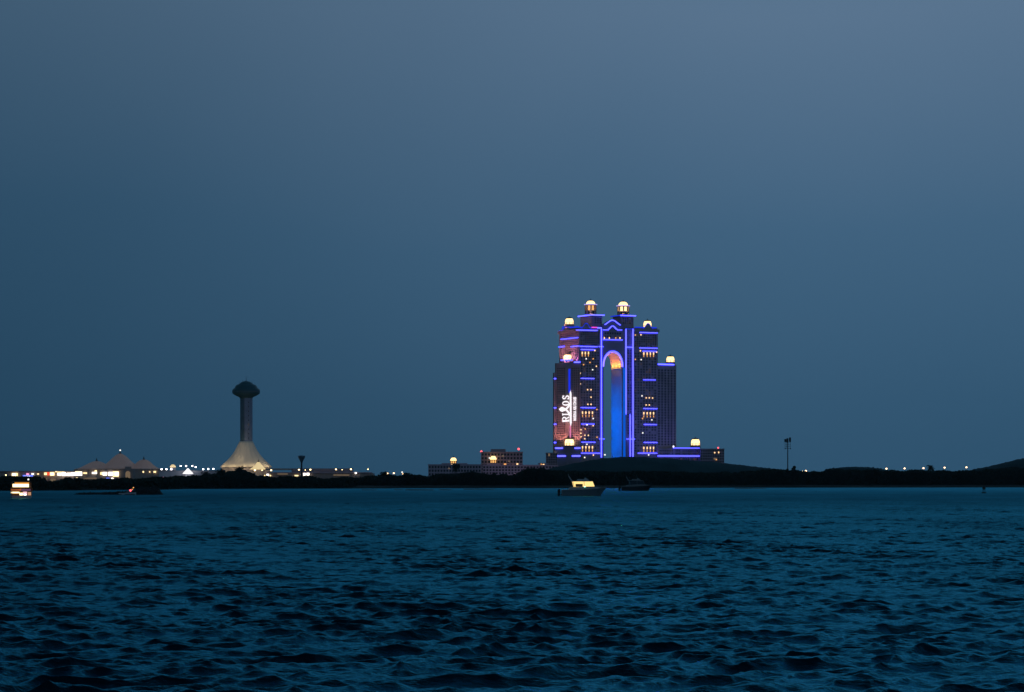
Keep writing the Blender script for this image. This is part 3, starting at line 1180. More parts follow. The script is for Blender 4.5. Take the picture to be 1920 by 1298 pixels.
for y0, y1 in ((660, 668), (772, 783), (837, 848)):
    xs_l = [1091.5, 1097.3, 1103.2] if y0 == 660 else [1092, 1098.3, 1104.5, 1110.7]
    for x_ in xs_l:
        lit(x_, y0 + 2, 0, LITW, 1.9, 4.5)
        lit(x_, (y0 + y1) / 2 + 2.6, 0, LITA, 1.3, 4.2, .3)
    for x_ in [1207, 1213.2, 1219.2, 1225.2]:
        lit(x_, y0 + 3.2, -0.6, LITW, 1.9, 4.5)
        lit(x_, (y0 + y1) / 2 + 3.6, -0.6, LITA, 1.3, 3.6, .3)
for x_, y_, m_ in [(1115.2, 657.5, LITW), (1099, 673, LITWH), (1118, 687, LITW), (1111, 693.5, LITWH), (1087.5, 700, LITW), (1087.5, 720, LITW), (1101.5, 731, LITW),
                   (1108, 731, LITW), (1108, 745, LITW), (1102, 758.3, LITW), (1108, 758.3, LITW), (1112, 785, LITWH), (1097, 804.5, LITA), (1096.5, 816.3, LITW), (1103, 816.5, LITW),
                   (1096.3, 823, LITW), (1089.2, 806, LITW), (1089, 812.5, LITW), (1089.3, 819, LITW), (1119, 768, LITA), (1119.2, 820, LITA), (1100.3, 833.3, LITWH), (1112, 673, LITA),
                   (1106, 680, LITA), (1094, 684, LITA), (1096, 858, LITWH), (1112.5, 853.5, LITW), (1100.5, 796.5, LEDW), (1112, 798.5, LITW)]:
    lit(x_, y_, 0, m_)
for x_, y_, m_ in [(1200.5, 658, LITW), (1231, 660.5, LITW), (1201.5, 628, LITW), (1191, 628.5, LITA), (1202, 674.5, LITWH), (1191, 674, LITA), (1203.5, 742.5, LITWH), (1211.5, 746.3, LITW),
                   (1217.3, 746.3, LITW), (1223.4, 746.5, LITW), (1211.3, 759.6, LITW), (1217.3, 759.6, LITW), (1222, 787.5, LITWH), (1204.5, 785, LITA), (1205, 812, LITWH), (1216, 853.2, LITWH)]:
    lit(x_, y_, -0.6, m_)
for x_ in (1133, 1142.3, 1162.3):
    lit(x_, 634, V0, LITW, 1.7, 3.0)
lit(1154.3, 634, V0, LITA, 1.5, 3.0)
lit(1133.8, 853, V0, LITWH, 2, 2.4, 1.0)

# --- lamps that wash the walls
for k, py in enumerate((746, 770, 794, 820, 846)):
    lamp('blue_flood', 'POINT', hotel, (ga0 + 1.0, 16, hz(py, gc, 16)), 25000, (0.0, 0.15, 1.0), size=1.5)
for vv in (7, 16, 24):
    lamp('vault_flood', 'SPOT', hotel, (ga1 - 1.6, vv, zs + 0.6), 9000, (1.0, 0.27, 0.04), (gc + 5, vv, za), 150, .4)
    lamp('vault_flood', 'POINT', hotel, (ga1 - 1.8, vv, zs + 1.0), 1500, (1.0, 0.60, 0.08), size=.4)
MB().box(hu(1168.2, V0), hu(1172.6, V0), V0 - .3, V0 - .02, ZB, hz(689, gc, V0)).build('wash_glow', BWASH, hotel)  # glowing strip stands in for the blue floodlight wash on the pier
lamp('face_flood', 'SPOT', hotel, (-17, 14, zw + 2), 20000, (1.0, 0.36, 0.58), (0, 26, zw + 26), 120, .6)
lamp('face_flood', 'SPOT', hotel, (-15, 40, zw + 2), 14000, (1.0, 0.42, 0.50), (0, 36, zw + 26), 120, .6)
lamp('face_flood', 'SPOT', hotel, (-4.5, 3.5, zw + 1), 5200, (0.9, 0.28, 0.8), (0, 9, zw + 14), 110, .4)
for px in (1049, 1058, 1078, 1086):
    p = wp(px, 11.5)
    p2 = wp(px, 0)
    lamp('wing_flood', 'SPOT', hotel, (p.x, p.y, wz(838)), 15000, (1.0, 0.38, 0.32), (p2.x, p2.y, wz(790)), 80, .7)
p = wp(1065, 3.2)
p2 = wp(1064.5, .8)
lamp('shaft_flood', 'SPOT', hotel, (p.x, p.y, wz(822)), 9000, (1.0, 0.34, 0.05), (p2.x, p2.y, wz(806)), 46, .3)
for px_, py_ in ((1104, 735), (1212, 735), (1250, 770)):
    uu = hu(px_, 0)
    lamp('facade_fill', 'SPOT', hotel, (uu + 8, -85, 22), 62000 if px_ < 1240 else 45000, (0.12, 0.17, 1.0), (uu, 0, hz(py_, uu, 0)), 80, .9)  # unseen blue fill added out front, beyond the reach of the strips
u_ = hu(1099, 22)
lamp('crown_flood', 'SPOT', hotel, (ua + 0.3, 12, zua + 1), 500, (1.0, .5, .6), (hu(1107.5, 22), 22, zua + 6), 100, .3)
lamp('crown_flood', 'SPOT', hotel, (ub + 2, 15.2, zub + .5), 420, (1.0, .45, .3), (hu(1168.5, 24), 24, zub + 5), 110, .3)
lamp('crown_flood', 'SPOT', hotel, (ub + 15, 16.5, zub + .5), 600, (1.0, .5, .15), (hu(1168.5, 24), 24, zub + 5), 110, .3)
lamp('tower_flood', 'SPOT', hotel, (-12, 30, zt + 6), 2600, (1.0, .45, .4), (ua, 26, zua - 8), 60, .3)
lamp('podium_flood', 'SPOT', hotel, (hu(1264, -2), -2, zp + 2), 1500, (.02, .06, 1.0), (hu(1264, 3) - 3, 6, zp + 14), 80, .3)

# --- the illuminated sign on the wing
sign = thing('illuminated_sign', 'glowing white vertical lettering with a sword shaped X emblem, on the brown wing wall', 'sign', (HX0, HD, 0), TH)


def text_part(name, txt, px_base, px_top, py0, py1, out_, bold=0.0):
    """a word running upwards: letter tops to the left; py1 is where it starts (below)"""
    cu = bpy.data.curves.new(name, 'FONT')
    cu.body = txt
    cu.size = 1.0
    cu.extrude = 0.0
    cu.offset = bold
    tmp = bpy.data.objects.new(name, cu)
    COL.objects.link(tmp)
    dg = bpy.context.evaluated_depsgraph_get()
    me = bpy.data.meshes.new_from_object(tmp.evaluated_get(dg))
    bpy.data.objects.remove(tmp)
    co_ = np.array([v.co[:] for v in me.vertices])
    x0, x1 = co_[:, 0].min(), co_[:, 0].max()
    y0, y1 = co_[:, 1].min(), co_[:, 1].max()
    faces = [tuple(p.vertices) for p in me.polygons]
    q = MB()
    vs = []
    for x_, y_, _ in co_:
        px = px_base + (px_top - px_base) * (y_ - y0) / (y1 - y0)
        py = py1 + (py0 - py1) * (x_ - x0) / (x1 - x0)
        p = wp(px, out_)
        vs.append((p.x, p.y, wz(py)))
    back = [(a + wn.x * -.4, b + wn.y * -.4, c_) for a, b, c_ in vs]
    nb = len(vs)
    q.add(vs, faces)
    q.add(back, [tuple(reversed(f)) for f in faces])
    # close the sides along the outline
    ed = {}
    for f in faces:
        for i in range(len(f)):
            e = (f[i], f[(i + 1) % len(f)])
            ed[e] = 1
    for (a, b) in list(ed):
        if (b, a) not in ed:
            q.f.append((b, a, a + nb, b + nb))
    bpy.data.meshes.remove(me)
    return q.build(name, SIGNM, sign)


# serif capitals drawn by hand: each letter in a unit box, x along the word, y up
def letter(name, polys, px_base, px_top, py0, py1, out_=1.8):
    q = MB()
    for pl in polys:
        pts = []
        for x_, y_ in pl:
            p = wp(px_base + (px_top - px_base) * y_, 0)
            pts.append((p, wz(py1 + (py0 - py1) * x_)))
        n = len(pts)
        f_ = [(p.x + wn.x * out_, p.y + wn.y * out_, z_) for p, z_ in pts]
        b_3 = [(p.x + wn.x * (out_ - .5), p.y + wn.y * (out_ - .5), z_) for p, z_ in pts]
        q.add(f_ + b_3, [tuple(range(n)), tuple(range(2 * n - 1, n - 1, -1))] + [(i, n + i, n + (i + 1) % n, (i + 1) % n) for i in range(n)])
    q.build(name, SIGNM, sign)


def ring(cx, cy, rx, ry, tx, ty, a0=0, a1=360, n=14):
    out_ = []
    for i in range(n):
        t0, t1 = R(a0 + (a1 - a0) * i / n), R(a0 + (a1 - a0) * (i + 1) / n)
        out_.append([(cx + rx * math.cos(t0), cy + ry * math.sin(t0)), (cx + rx * math.cos(t1), cy + ry * math.sin(t1)),
                     (cx + (rx - tx) * math.cos(t1), cy + (ry - ty) * math.sin(t1)), (cx + (rx - tx) * math.cos(t0), cy + (ry - ty) * math.sin(t0))])
    return out_


LB, LT = 1068.0, 1055.0
letter('letter', [[(0, 0), (.45, 0), (.45, .09), (.33, .09), (.33, .91), (.0, .91), (0, 1), (.3, 1), (.3, .95), (.1, .95), (.1, .05), (0, .05)],
                  [(.1, .06), (.34, .06), (.34, .94), (.1, .94)], [(.33, .9), (.62, .9), (.62, 1), (.33, 1)], [(.33, .44), (.6, .44), (.6, .54), (.33, .54)],
                  [(.5, .46), (.66, .46), (1.0, 0), (.78, 0)]] + ring(.58, .72, .34, .28, .22, .1, -90, 90, 9), LB, LT, 781.0, 791.5)
letter('letter', [[(.28, .05), (.72, .05), (.72, .95), (.28, .95)], [(0, 0), (1, 0), (1, .1), (0, .1)], [(0, .9), (1, .9), (1, 1), (0, 1)]], LB, LT, 775.0, 779.6)
letter('letter', ring(.5, .5, .5, .5, .27, .09, 0, 360, 22), LB, LT, 752.0, 761.0)
letter('letter', ring(.5, .74, .45, .26, .28, .11, 20, 270, 12) + ring(.5, .27, .48, .27, .28, .11, -160, 90, 12) + [[(.75, .72), (.93, .72), (.93, .97), (.85, .97)], [(.07, .03), (.15, .03), (.25, .28), (.07, .28)]], LB, LT, 741.5, 749.5)
# emblem: X with a pommel to the left and a long blade to the right
em = []
P_ = lambda px, py: ((py - 800) / -70.0, (px - 1048.0) / 26.0)      # unit box px 1048..1074, py 800..730


def band(pts, wd):
    res = []
    for (a, b), (c_, d_) in zip(pts, pts[1:]):
        ln = math.hypot(c_ - a, d_ - b)
        nx, ny = -(d_ - b) / ln * wd / 2, (c_ - a) / ln * wd / 2
        res.append([P_(a + nx, b + ny), P_(c_ + nx, d_ + ny), P_(c_ - nx, d_ - ny), P_(a - nx, b - ny)])
    return res


em += [[P_(1069.2, 738), P_(1070.4, 732.5), P_(1072.2, 738), P_(1072.6, 793), P_(1071, 800), P_(1069.6, 793)]]
em += [[P_(1049, 767.5), P_(1051.5, 764.5), P_(1055, 763.2), P_(1058.5, 764.5), P_(1060, 767.5), P_(1058.5, 771), P_(1055, 772.5), P_(1051.5, 771)]]
em += band([(1057, 770), (1062, 767.5), (1066, 763.5), (1070, 757)], 3.0)
em += band([(1057, 765.5), (1062, 768.5), (1066, 772.5), (1070, 779)], 3.0)
letter('emblem', em, 1048.0, 1074.0, 730, 800, 2.4)
text_part('small_lettering', 'MARINA ABU DHABI', 1081.0, 1075.2, 745, 789, 1.2, 0.03)

# ---------------------------------------------------------------- neighbouring buildings
def building(name, px0, px1, ytop, d, depth, label, cat, m_=BLDG, rows=0, cols=0, ybot=None, group=None):
    root = thing(name, label, cat, (X((px0 + px1) / 2, d), d, 3.0), 0, group)
    w_ = X(px1, d) - X(px0, d)
    h = Z(ytop, d) - 3.0
    b = MB()
    b.box(-w_ / 2, w_ / 2, 0, depth, 0, h)
    b.build('wall', m_, root)
    MB().box(-w_ / 2 - .5, w_ / 2 + .5, -.5, depth + .5, h, h + 1.0).build('parapet', m_, root)
    if rows:
        q = MB()
        zb = Z(ybot, d) - 3.0
        for i in range(cols):
            for j in range(rows):
                cx = -w_ / 2 + w_ * (i + .5) / cols
                cz = zb + (h - zb) * (j + .5) / rows
                q.box(cx - w_ / cols * .3, cx + w_ / cols * .3, -.12, -.02, cz - (h - zb) / rows * .3, cz + (h - zb) / rows * .28)
        o_ = q.build('window', GLASS, root)
        o_['kind'] = 'stuff'
    return root, w_, h


def on(root, px, py, d, wpx, hpx, m_, name='lit_window', off=-.5):
    w_, h_ = wpx / F * d / 2, hpx / F * d / 2
    x, z = X(px, d) - root.location.x, Z(py, d) - 3.0
    return MB().box(x - w_, x + w_, off, off + .36, z - h_, z + h_).build(name, m_, root)


def roof_cupola(root, px, ybase, ytop, wpx, d, dy=4.0):
    x = X(px, d) - root.location.x
    z = Z(ybase, d) - 3.0
    r = wpx / F * d / 2 * .9
    h = Z(ytop, d) - 3.0 - z
    b = MB().lathe([(r * 1.05, z), (r * 1.05, z + h * .06)], x, dy, 16)
    b.lathe([(r, z + h * .40), (r * 1.05, z + h * .42), (r * 1.05, z + h * .47), (r * .9, z + h * .48)], x, dy, 16)
    for k in range(8):
        a = 2 * math.pi * (k + .5) / 8
        cx, cy = x + r * .94 * math.cos(a), dy + r * .94 * math.sin(a)
        b.box(cx - .35, cx + .35, cy - .35, cy + .35, z + h * .05, z + h * .41)
    o_ = b.build('cupola', CAPM, root)
    MB().lathe([(r * .84, z + h * .06), (r * .84, z + h * .4)], x, dy, 16).build('lantern_glass', LANTD, o_)
    pr = [(r * .93 * math.cos(t), z + h * .48 + h * .5 * math.sin(t)) for t in np.linspace(0, 1.15, 6)]
    MB().lathe(pr, x, dy, 18).build('dome', LANT_AND_DOME_GLOW, o_, True)
    rt, zt_ = pr[-1]
    MB().lathe([(rt, zt_), (rt * .5, zt_ + .8), (.2, zt_ + 1.1), (.3, zt_ + 1.7), (.05, zt_ + 2.3)], x, dy, 10).build('cap', CAPM, o_)
    return o_


d = 3350
rt, w_, h = building('hotel_annex', 1313, 1358, 843, d, 30, 'low dark annex with a red roof light at the right of the lit hotel', 'building', BLDG, 5, 10, 868)
on(rt, 1340, 849, d, 2.2, 2.2, LITW); on(rt, 1347.5, 848.5, d, 1.8, 3.0, LITW); on(rt, 1341, 860.5, d, 6, 3, PANELD); on(rt, 1343, 862, d, 2, 2, LITA)
MB().ball((X(1346.5, d) - rt.location.x, -.2, h + 1.9), .95).build('warning_light', LAMPR, rt)
MB().tube((X(1346.5, d) - rt.location.x, -.2, h + .4), (X(1346.5, d) - rt.location.x, -.2, h + 1.4), .15).build('light_post', STEEL, rt)

d = 3200
rt, w_, h = building('office_block', 902, 980, 849, d, 34, 'six storey block with two red roof lights, left of the hotel', 'building', BLDG, 6, 13, 890)
MB().box(X(920, d) - rt.location.x, X(948, d) - rt.location.x, 4, 20, h + .8, h + 4.0).build('penthouse', BLDG, rt)
for px, yy in ((902.5, 848), (972.5, 843)):
    xx = X(px, d) - rt.location.x
    zz_ = Z(yy, d) - 3
    MB().tube((xx, 1, h), (xx, 1, zz_), .15).build('light_post', STEEL, rt)
    MB().ball((xx, 1, zz_ + .5), 1.25).build('warning_light', LAMPR, rt)
bay = MB().box(X(913, d) - rt.location.x, X(937, d) - rt.location.x, -9, -.02, 0, Z(869, d) - 3)
bay.build('entrance_bay', BLDGD, rt)
roof_cupola(rt, 925, 869, 854.5, 14.5, d, -4.5)
for px, py, w2, h2, mm in [(917.5, 859, 2.2, 2.2, LITWH), (914.5, 870, 3, 3, PANELD), (947, 871, 4.5, 3.2, LITA), (970, 870.6, 3.2, 3.2, LITW), (961.5, 873, 5, 2.4, LITA), (954.5, 865, 4, 2, PANELD), (943, 855, 3, 2.6, PANELD)]:
    on(rt, px, py, d, w2, h2, mm)

for px_ in (918, 945, 968):
    lamp('city_glow_fill', 'POINT', rt, (X(px_, d) - rt.location.x, -26, 9), 900, (1.0, .6, .7))  # unseen fill lamps, added to lift the dark walls
d = 3120
rt, w_, h = building('low_terrace_building', 803, 902, 872.5, d, 30, 'long low dark building with a golden cupola on its roof', 'building', BLDGD, 3, 18, 893)
MB().box(X(828, d) - rt.location.x, X(876, d) - rt.location.x, 3, 24, h + .9, Z(868.5, d) - 3).build('upper_storey', BLDGD, rt)
roof_cupola(rt, 850, 870, 857.5, 14, d, 6)
on(rt, 842, 878.5, d, 3.0, 2.0, PANELD); on(rt, 847, 871.5, d, 2.6, 2.6, LITW, off=2.0)

d = 3080
rt, w_, h = building('podium_building', 905, 1046, 873.5, d, 26, 'long purple grey podium building behind trees, left of the mound', 'building', BLDGD, 3, 24, 890)
for px_ in (925, 965, 1010):
    lamp('city_glow_fill', 'POINT', rt, (X(px_, d) - rt.location.x, -24, 9), 900, (.9, .6, .9))  # added fill with no visible source, brightens the podium walls
d = 3260
rt, w_, h = building('apartment_block', 1024, 1045, 850.5, d, 24, 'narrow dim block squeezed against the left foot of the hotel', 'building', BLDG, 6, 5, 878)
on(rt, 1029.5, 853, d, 3, 5, PANELD)
d = 3100
rt, w_, h = building('gate_lodge', 1010, 1026, 870, d, 10, 'tiny lodge with a warm lamp beside the narrow block', 'building', BLDGD)
on(rt, 1019, 871.8, d, 3.2, 3.0, LITW); on(rt, 1014.8, 870.6, d, 1.6, 2.4, LITA)

# ---------------------------------------------------------------- observation tower with its tent
TD = 3300.0
k_ = TD / F
tow = thing('observation_tower', 'dark observation tower with a lens shaped head rising from a pale tent cone', 'tower', (X(461.5, TD), TD, 3.0))
zT = lambda py: Z(py, TD) - 3.0
sh = MB()
sh.lathe([(11.2 * k_, 0), (11.2 * k_, zT(744))], 0, 0, 28)
sh.build('shaft', CONCD, tow)
CONCB = mat('blue_concrete', (0.20, 0.24, 0.34), 0.85, var=0.2, vscale=0.2)
fin = MB()
n = 14
pl = []
for i in range(n + 1):
    a = R(-100 + 105 * i / n)
    pl.append((11.9 * k_ * math.cos(a), 11.9 * k_ * math.sin(a)))
pl += [(0.55 * pl[-1][0], 0.55 * pl[-1][1]), (0.55 * pl[0][0], 0.55 * pl[0][1])]
fin.prism(pl, 0, zT(746))
fin.build('stair_core', CONCB, tow)
for i in range(9):
    zz_ = zT(822 - i * 8.4)
    a = R(-62)
    MB().box(12.0 * k_ * math.cos(a) - .35, 12.0 * k_ * math.cos(a) + .35, 12.05 * k_ * math.sin(a) - .3, 12.05 * k_ * math.sin(a), zz_ - .8, zz_ + .8).build('slit_window', GLASS if i != 3 else PANELD, tow)
pod = MB()
for ring_ in ([(11.5, 747.5), (13, 745), (19, 742.3), (24, 739.3)], [(24.6, 739.3), (26, 736.5), (26, 732), (24.5, 729.2)], [(22.5, 729.2), (20.6, 725.3)],
              [(21, 725.3), (18, 722.2), (16.5, 721.2)], [(14, 721.2), (11, 718.2), (8, 716.4), (4, 715), (1, 714.3)]):
    pod.lathe([(a * k_, zT(y)) for a, y in ring_], 0, 0, 40)
pod.build('head', PODG, tow)
bandm = mat('pod_band', (0.10, 0.13, 0.14), 0.6)
b = MB()
b.lathe([(26.2 * k_, zT(734.9)), (26.2 * k_, zT(733.9))], 0, 0, 40)
b.build('balcony_ring', bandm, tow)
MB().lathe([(21.0 * k_, zT(730.6)), (21.2 * k_, zT(729.6))], 0, 0, 40).build('balcony_ring', bandm, tow)
MB().tube((0, 0, zT(714)), (0, 0, zT(705)), .3, .1).build('mast', STEEL, tow)
for xx, yt in ((-7, 712), (6, 713), (11, 714), (-13, 716)):
    MB().tube((xx * k_, 1, zT(722)), (xx * k_, 1, zT(yt)), .18, .1).build('antenna', STEEL, tow)
tent = MB()
tp = [(48.5, 876.5), (42.5, 870), (37.5, 865.5), (31.5, 859.5), (26, 853), (21, 845.5), (17.2, 838), (14.2, 832), (12.2, 827.5)]
tent.lathe([(a * k_, zT(y)) for a, y in tp], 0, 0, 96, 0.018, 16)
tent.build('tent_skirt', FABRIC, tow, True)
hall = MB().lathe([(46 * k_, 0), (46 * k_, zT(877))], 0, 0, 40)
hall.build('base_hall', CONC, tow)
for a, pw in ((-150, 2900), (-118, 3000), (-90, 2700), (-62, 3400), (-30, 2900)):
    lamp('tent_flood', 'POINT', tow, (62 * k_ * math.cos(R(a)), 62 * k_ * math.sin(R(a)), zT(872)), pw, (1.0, 0.74, 0.42), size=1)
lamp('tent_flood', 'SPOT', tow, (70 * k_ * math.cos(R(-112)), 70 * k_ * math.sin(R(-112)), zT(868)), 8000, (1.0, 0.76, 0.46), (0, -8, zT(842)), 50)

# small lit tent in front of it
d = 3230
st = thing('entrance_tent', 'small peaked tent glowing yellow at the foot of the tower', 'tent', (X(484.5, d), d, 3.0))
k2 = d / F
MB().lathe([(16.5 * k2, Z(880.5, d) - 3), (11 * k2, Z(877, d) - 3), (6.5 * k2, Z(872.5, d) - 3), (3.5 * k2, Z(868.5, d) - 3), (2 * k2, Z(866.5, d) - 3)], 0, 0, 48, .03, 8).build('canopy', FABRICL, st, True)
MB().lathe([(2.2 * k2, Z(867, d) - 3), (1.6 * k2, Z(865, d) - 3), (.6 * k2, Z(863, d) - 3), (.1, Z(861.5, d) - 3)], 0, 0, 10).build('cap', CAPM, st)
for k in range(8):
    a = 2 * math.pi * k / 8
    MB().tube((14.5 * k2 * math.cos(a), 14.5 * k2 * math.sin(a), 0), (14.5 * k2 * math.cos(a), 14.5 * k2 * math.sin(a), Z(879.8, d) - 3), .22).build('post', CONC, st)

# mall with three tent roofs
d = 3250
k3 = d / F
mall = thing('shopping_mall', 'mall with three dim brown tent roofs above its shops, far left', 'mall', (X(219, d), d, 3.0))
mx = lambda px: X(px, d) - X(219, d)
mz = lambda py: Z(py, d) - 3.0
MB().box(mx(138), mx(299), 0, 60, 0, mz(880.5)).build('wall', MALLW, mall)
MB().box(mx(140), mx(298), -1.2, 61, mz(880.5), mz(879.2)).build('cornice', CONC, mall)


def mtent(px, ytop, prof, dy):
    MB().lathe([(r * k3, mz(y)) for r, y in prof], mx(px), dy, 64, .02, 12).build('tent_roof', FABRIC2, mall, True)
    MB().lathe([(3.0 * k3, mz(ytop + 1)), (2.4 * k3, mz(ytop - 1)), (1.0 * k3, mz(ytop - 3)), (.9 * k3, mz(ytop - 5)), (.1, mz(ytop - 7))], mx(px), dy, 10).build('finial', CAPM, mall)


mtent(219.5, 851, [(46, 880), (36, 876), (27, 870), (20, 864), (14, 858.2), (9, 854), (5.5, 851.8), (2.5, 850.5)], 26)
mtent(176, 865.5, [(42, 880.5), (31, 877), (22, 872.5), (14, 868.3), (8, 865.8), (4.5, 864.9), (2.5, 864.5)], 22)
mtent(265, 862.5, [(34, 880), (26, 877.5), (18, 872), (12.5, 866.5), (8, 863.3), (4.5, 862.1), (2.5, 861.7)], 22)
MB().ball((mx(219.5), 26, mz(844)), .9).build('peak_light', LITWH, mall)
for k in range(9):
    px = 146 + k * 17.6
    MB().box(mx(px) - .9, mx(px) + .9, -1.0, -.02, 0, mz(881)).build('pilaster', CONC, mall)
ar = MB()
pts = [(mx(240) + 4.4 * k3 * math.cos(t), mz(888) + 4.4 * k3 * math.sin(t)) for t in np.linspace(0, math.pi, 12)]
ar.slab([(mx(244.4), 0)] + pts + [(mx(235.6), 0)], -1.6, -1.04)
ar.build('doorway', PANELD, mall)
MB().box(mx(234.5), mx(246), -1.0, 2, mz(880.2), mz(875)).build('door_tower', MALLW, mall)


def shop(root, px, py, w2, h2, m_, dd=d, off=-1.7, name='lit_shopfront'):
    x, z = X(px, dd) - root.location.x, Z(py, dd) - 3.0
    w_, h_ = w2 / F * dd / 2, h2 / F * dd / 2
    MB().box(x - w_, x + w_, off, off + .4, z - h_, z + h_).build(name, m_, root)


for a in [(160, 887.3, 7, 2.4, PANELY), (177.5, 887, 9, 3.2, PANELW), (180, 883.5, 4, 3, PANELY), (190.5, 888, 4, 4.6, PANELY), (197, 888.5, 8, 6, PANELW), (208, 888.5, 9, 6.4, PANELW), (217.5, 889, 11, 10, PANELY),
          (219, 888.5, 7, 6.5, PANELW), (269, 885, 2.6, 2.8, PANELY), (281, 885, 2.0, 2, PANELY), (290.5, 885, 4.5, 3, PANELY), (202.5, 897, 5, 1.8, PANELB), (211, 897, 4, 1.6, PANELW), (143, 896.4, 5, 2, PANELY),
          (170, 897, 24, 2, PANELD)]:
    shop(mall, *a)
# arcade further left
d2 = 3230
arc = thing('shopping_arcade', 'long low arcade with bright white, red and blue shop lights at the left edge', 'shops', (X(60, d2), d2, 3.0))
ax = lambda px: X(px, d2) - X(60, d2)
MB().box(ax(-60), ax(138), 0, 40, 0, Z(884.5, d2) - 3).build('wall', MALLW, arc)
MB().box(ax(-61), ax(139), -2.2, 41, Z(884.5, d2) - 3, Z(883.3, d2) - 3).build('roof', CONC, arc)
for a in [(28.5, 890, 11, 5.5, PANELY), (27, 890, 7, 3, PANELW), (53, 892.2, 19, 2.4, PANELB), (52.5, 889.3, 5, 3.4, LAMPP), (52, 893, 10, 1.2, PANELW), (62, 889, 4, 2.4, PANELW), (72, 889, 3.4, 2, PANELY),
          (86, 888.6, 5, 4.6, PANELY), (91, 888.6, 4.6, 5.2, PANELR), (98.5, 888.8, 8.5, 6.4, PANELY), (98.5, 889, 5, 4.2, PANELW), (106, 884.8, 4, 1.6, PANELY), (115, 886.3, 13, 3.2, PANELY), (112, 889.8, 8, 3.4, PANELW), (121, 890.2, 8, 4.2, PANELW), (129.5, 889.6, 7, 5.4, PANELW), (136.5, 889.2, 6, 5.8, PANELW), (143, 888.8, 6, 6.8, PANELW), (150.5, 888.4, 8, 7.4, PANELW),
          (147, 884.6, 10, 1.6, PANELY), (120, 886.8, 7, 2, PANELW), (84, 898, 10, 3, PANELD), (100, 900, 10, 5, PANELD), (125, 897, 14, 1.6, PANELD)]:
    shop(arc, *a, dd=d2, off=-2.7)
# pavilion between mall and tower
d3 = 3210
pav = thing('white_pavilion', 'pale pavilion with white roof lamps between the mall and the tower', 'pavilion', (X(354, d3), d3, 3.0))
vx = lambda px: X(px, d3) - X(354, d3)
pz = lambda py: Z(py, d3) - 3
PAVW = mat('pavilion_wall', (0.40, 0.40, 0.46), 0.8, var=.15, vscale=.1)
MB().box(vx(298), vx(412), 0, 24, 0, pz(883.5)).build('wall', PAVW, pav)
MB().box(vx(297), vx(413), -.8, 25, pz(883.5), pz(882.4)).build('parapet', CONC, pav)
MB().lathe([(10 * k3, pz(888.5)), (6.5 * k3, pz(885)), (3.2 * k3, pz(881.2)), (1.0 * k3, pz(878.5))], vx(353.5), -6, 32, .03, 8).build('canopy', FABRICW, pav, True)
for q_ in (346, 361):
    MB().tube((vx(q_), -6, 0), (vx(q_), -6, pz(888)), .2).build('post', CONC, pav)
MB().lathe([(5.6 * k3, pz(876.5)), (5 * k3, pz(874)), (3 * k3, pz(871.8)), (.4, pz(871))], vx(322.5), 8, 20).build('dome', FABRICL, pav, True)
MB().lathe([(5 * k3, pz(883)), (5 * k3, pz(876.6))], vx(322.5), 8, 20).build('drum', PAVW, pav)
lamp('pavilion_flood', 'POINT', pav, (vx(354), -20, 10), 2600, (.8, .85, 1.0))
# terminal on the right of the tower
d4 = 3210
ter = thing('waterfront_hall', 'long low hall with a flat roof and warm lamps right of the tower', 'hall', (X(600, d4), d4, 3.0))
tx = lambda px: X(px, d4) - X(600, d4)
MB().box(tx(500), tx(700), 2, 30, 0, pz(887.6)).build('wall', MALLW, ter)
MB().box(tx(498), tx(545), -2, 32, pz(881.5), pz(878.6)).build('roof_slab', CONC, ter)
MB().box(tx(500), tx(696), 0, 31, pz(887.5), pz(885.6)).build('roof', BLDGD, ter)
MB().box(tx(546), tx(660), 6, 28, pz(885.6), pz(878.5)).build('upper_storey', BLDG, ter)
for q_ in range(12):
    MB().box(tx(505 + q_ * 17) - .4, tx(505 + q_ * 17) + .4, 0, 1, 0, pz(887.6)).build('column', CONC, ter)
for a in [(473, 892, 3.6, 3.6, PANELY), (496.5, 892.3, 2.6, 3, PANELY), (502, 891.2, 4.6, 4.6, PANELW), (507, 892.5, 2.6, 3.6, PANELY), (556, 892, 7, 2.2, PANELY), (571, 889.6, 4.4, 4.4, PANELW), (577.5, 889.3, 5, 4.4, PANELW), (667, 887.2, 3, 3, PANELW), (640, 891, 30, 2, PANELD), (530, 889, 20, 2, PANELD)]:
    shop(ter, *a, dd=d4, off=-.8, name='lit_window')


# ---------------------------------------------------------------- lamps on posts
def post_lamp(px, py, d, m_, rad, label, group, name='street_lamp', ground=2.8):
    z = Z(py, d)
    root = thing(name, label, 'street lamp' if name == 'street_lamp' else 'lamp', (X(px, d), d, ground), 0, group)
    p = MB()
    p.tube((0, .5, 0), (0, .5, z - ground + rad * .4), .14, .09)
    p.tube((0, .5, z - ground + rad * .4), (0, -.1, z - ground + rad * .55), .08)
    p.build('pole', STEEL, root)
    hd = MB().ball((0, -.2, z - ground), rad, 12, 8, .8)
    hd.build('lamp_head', m_, root)
    return root


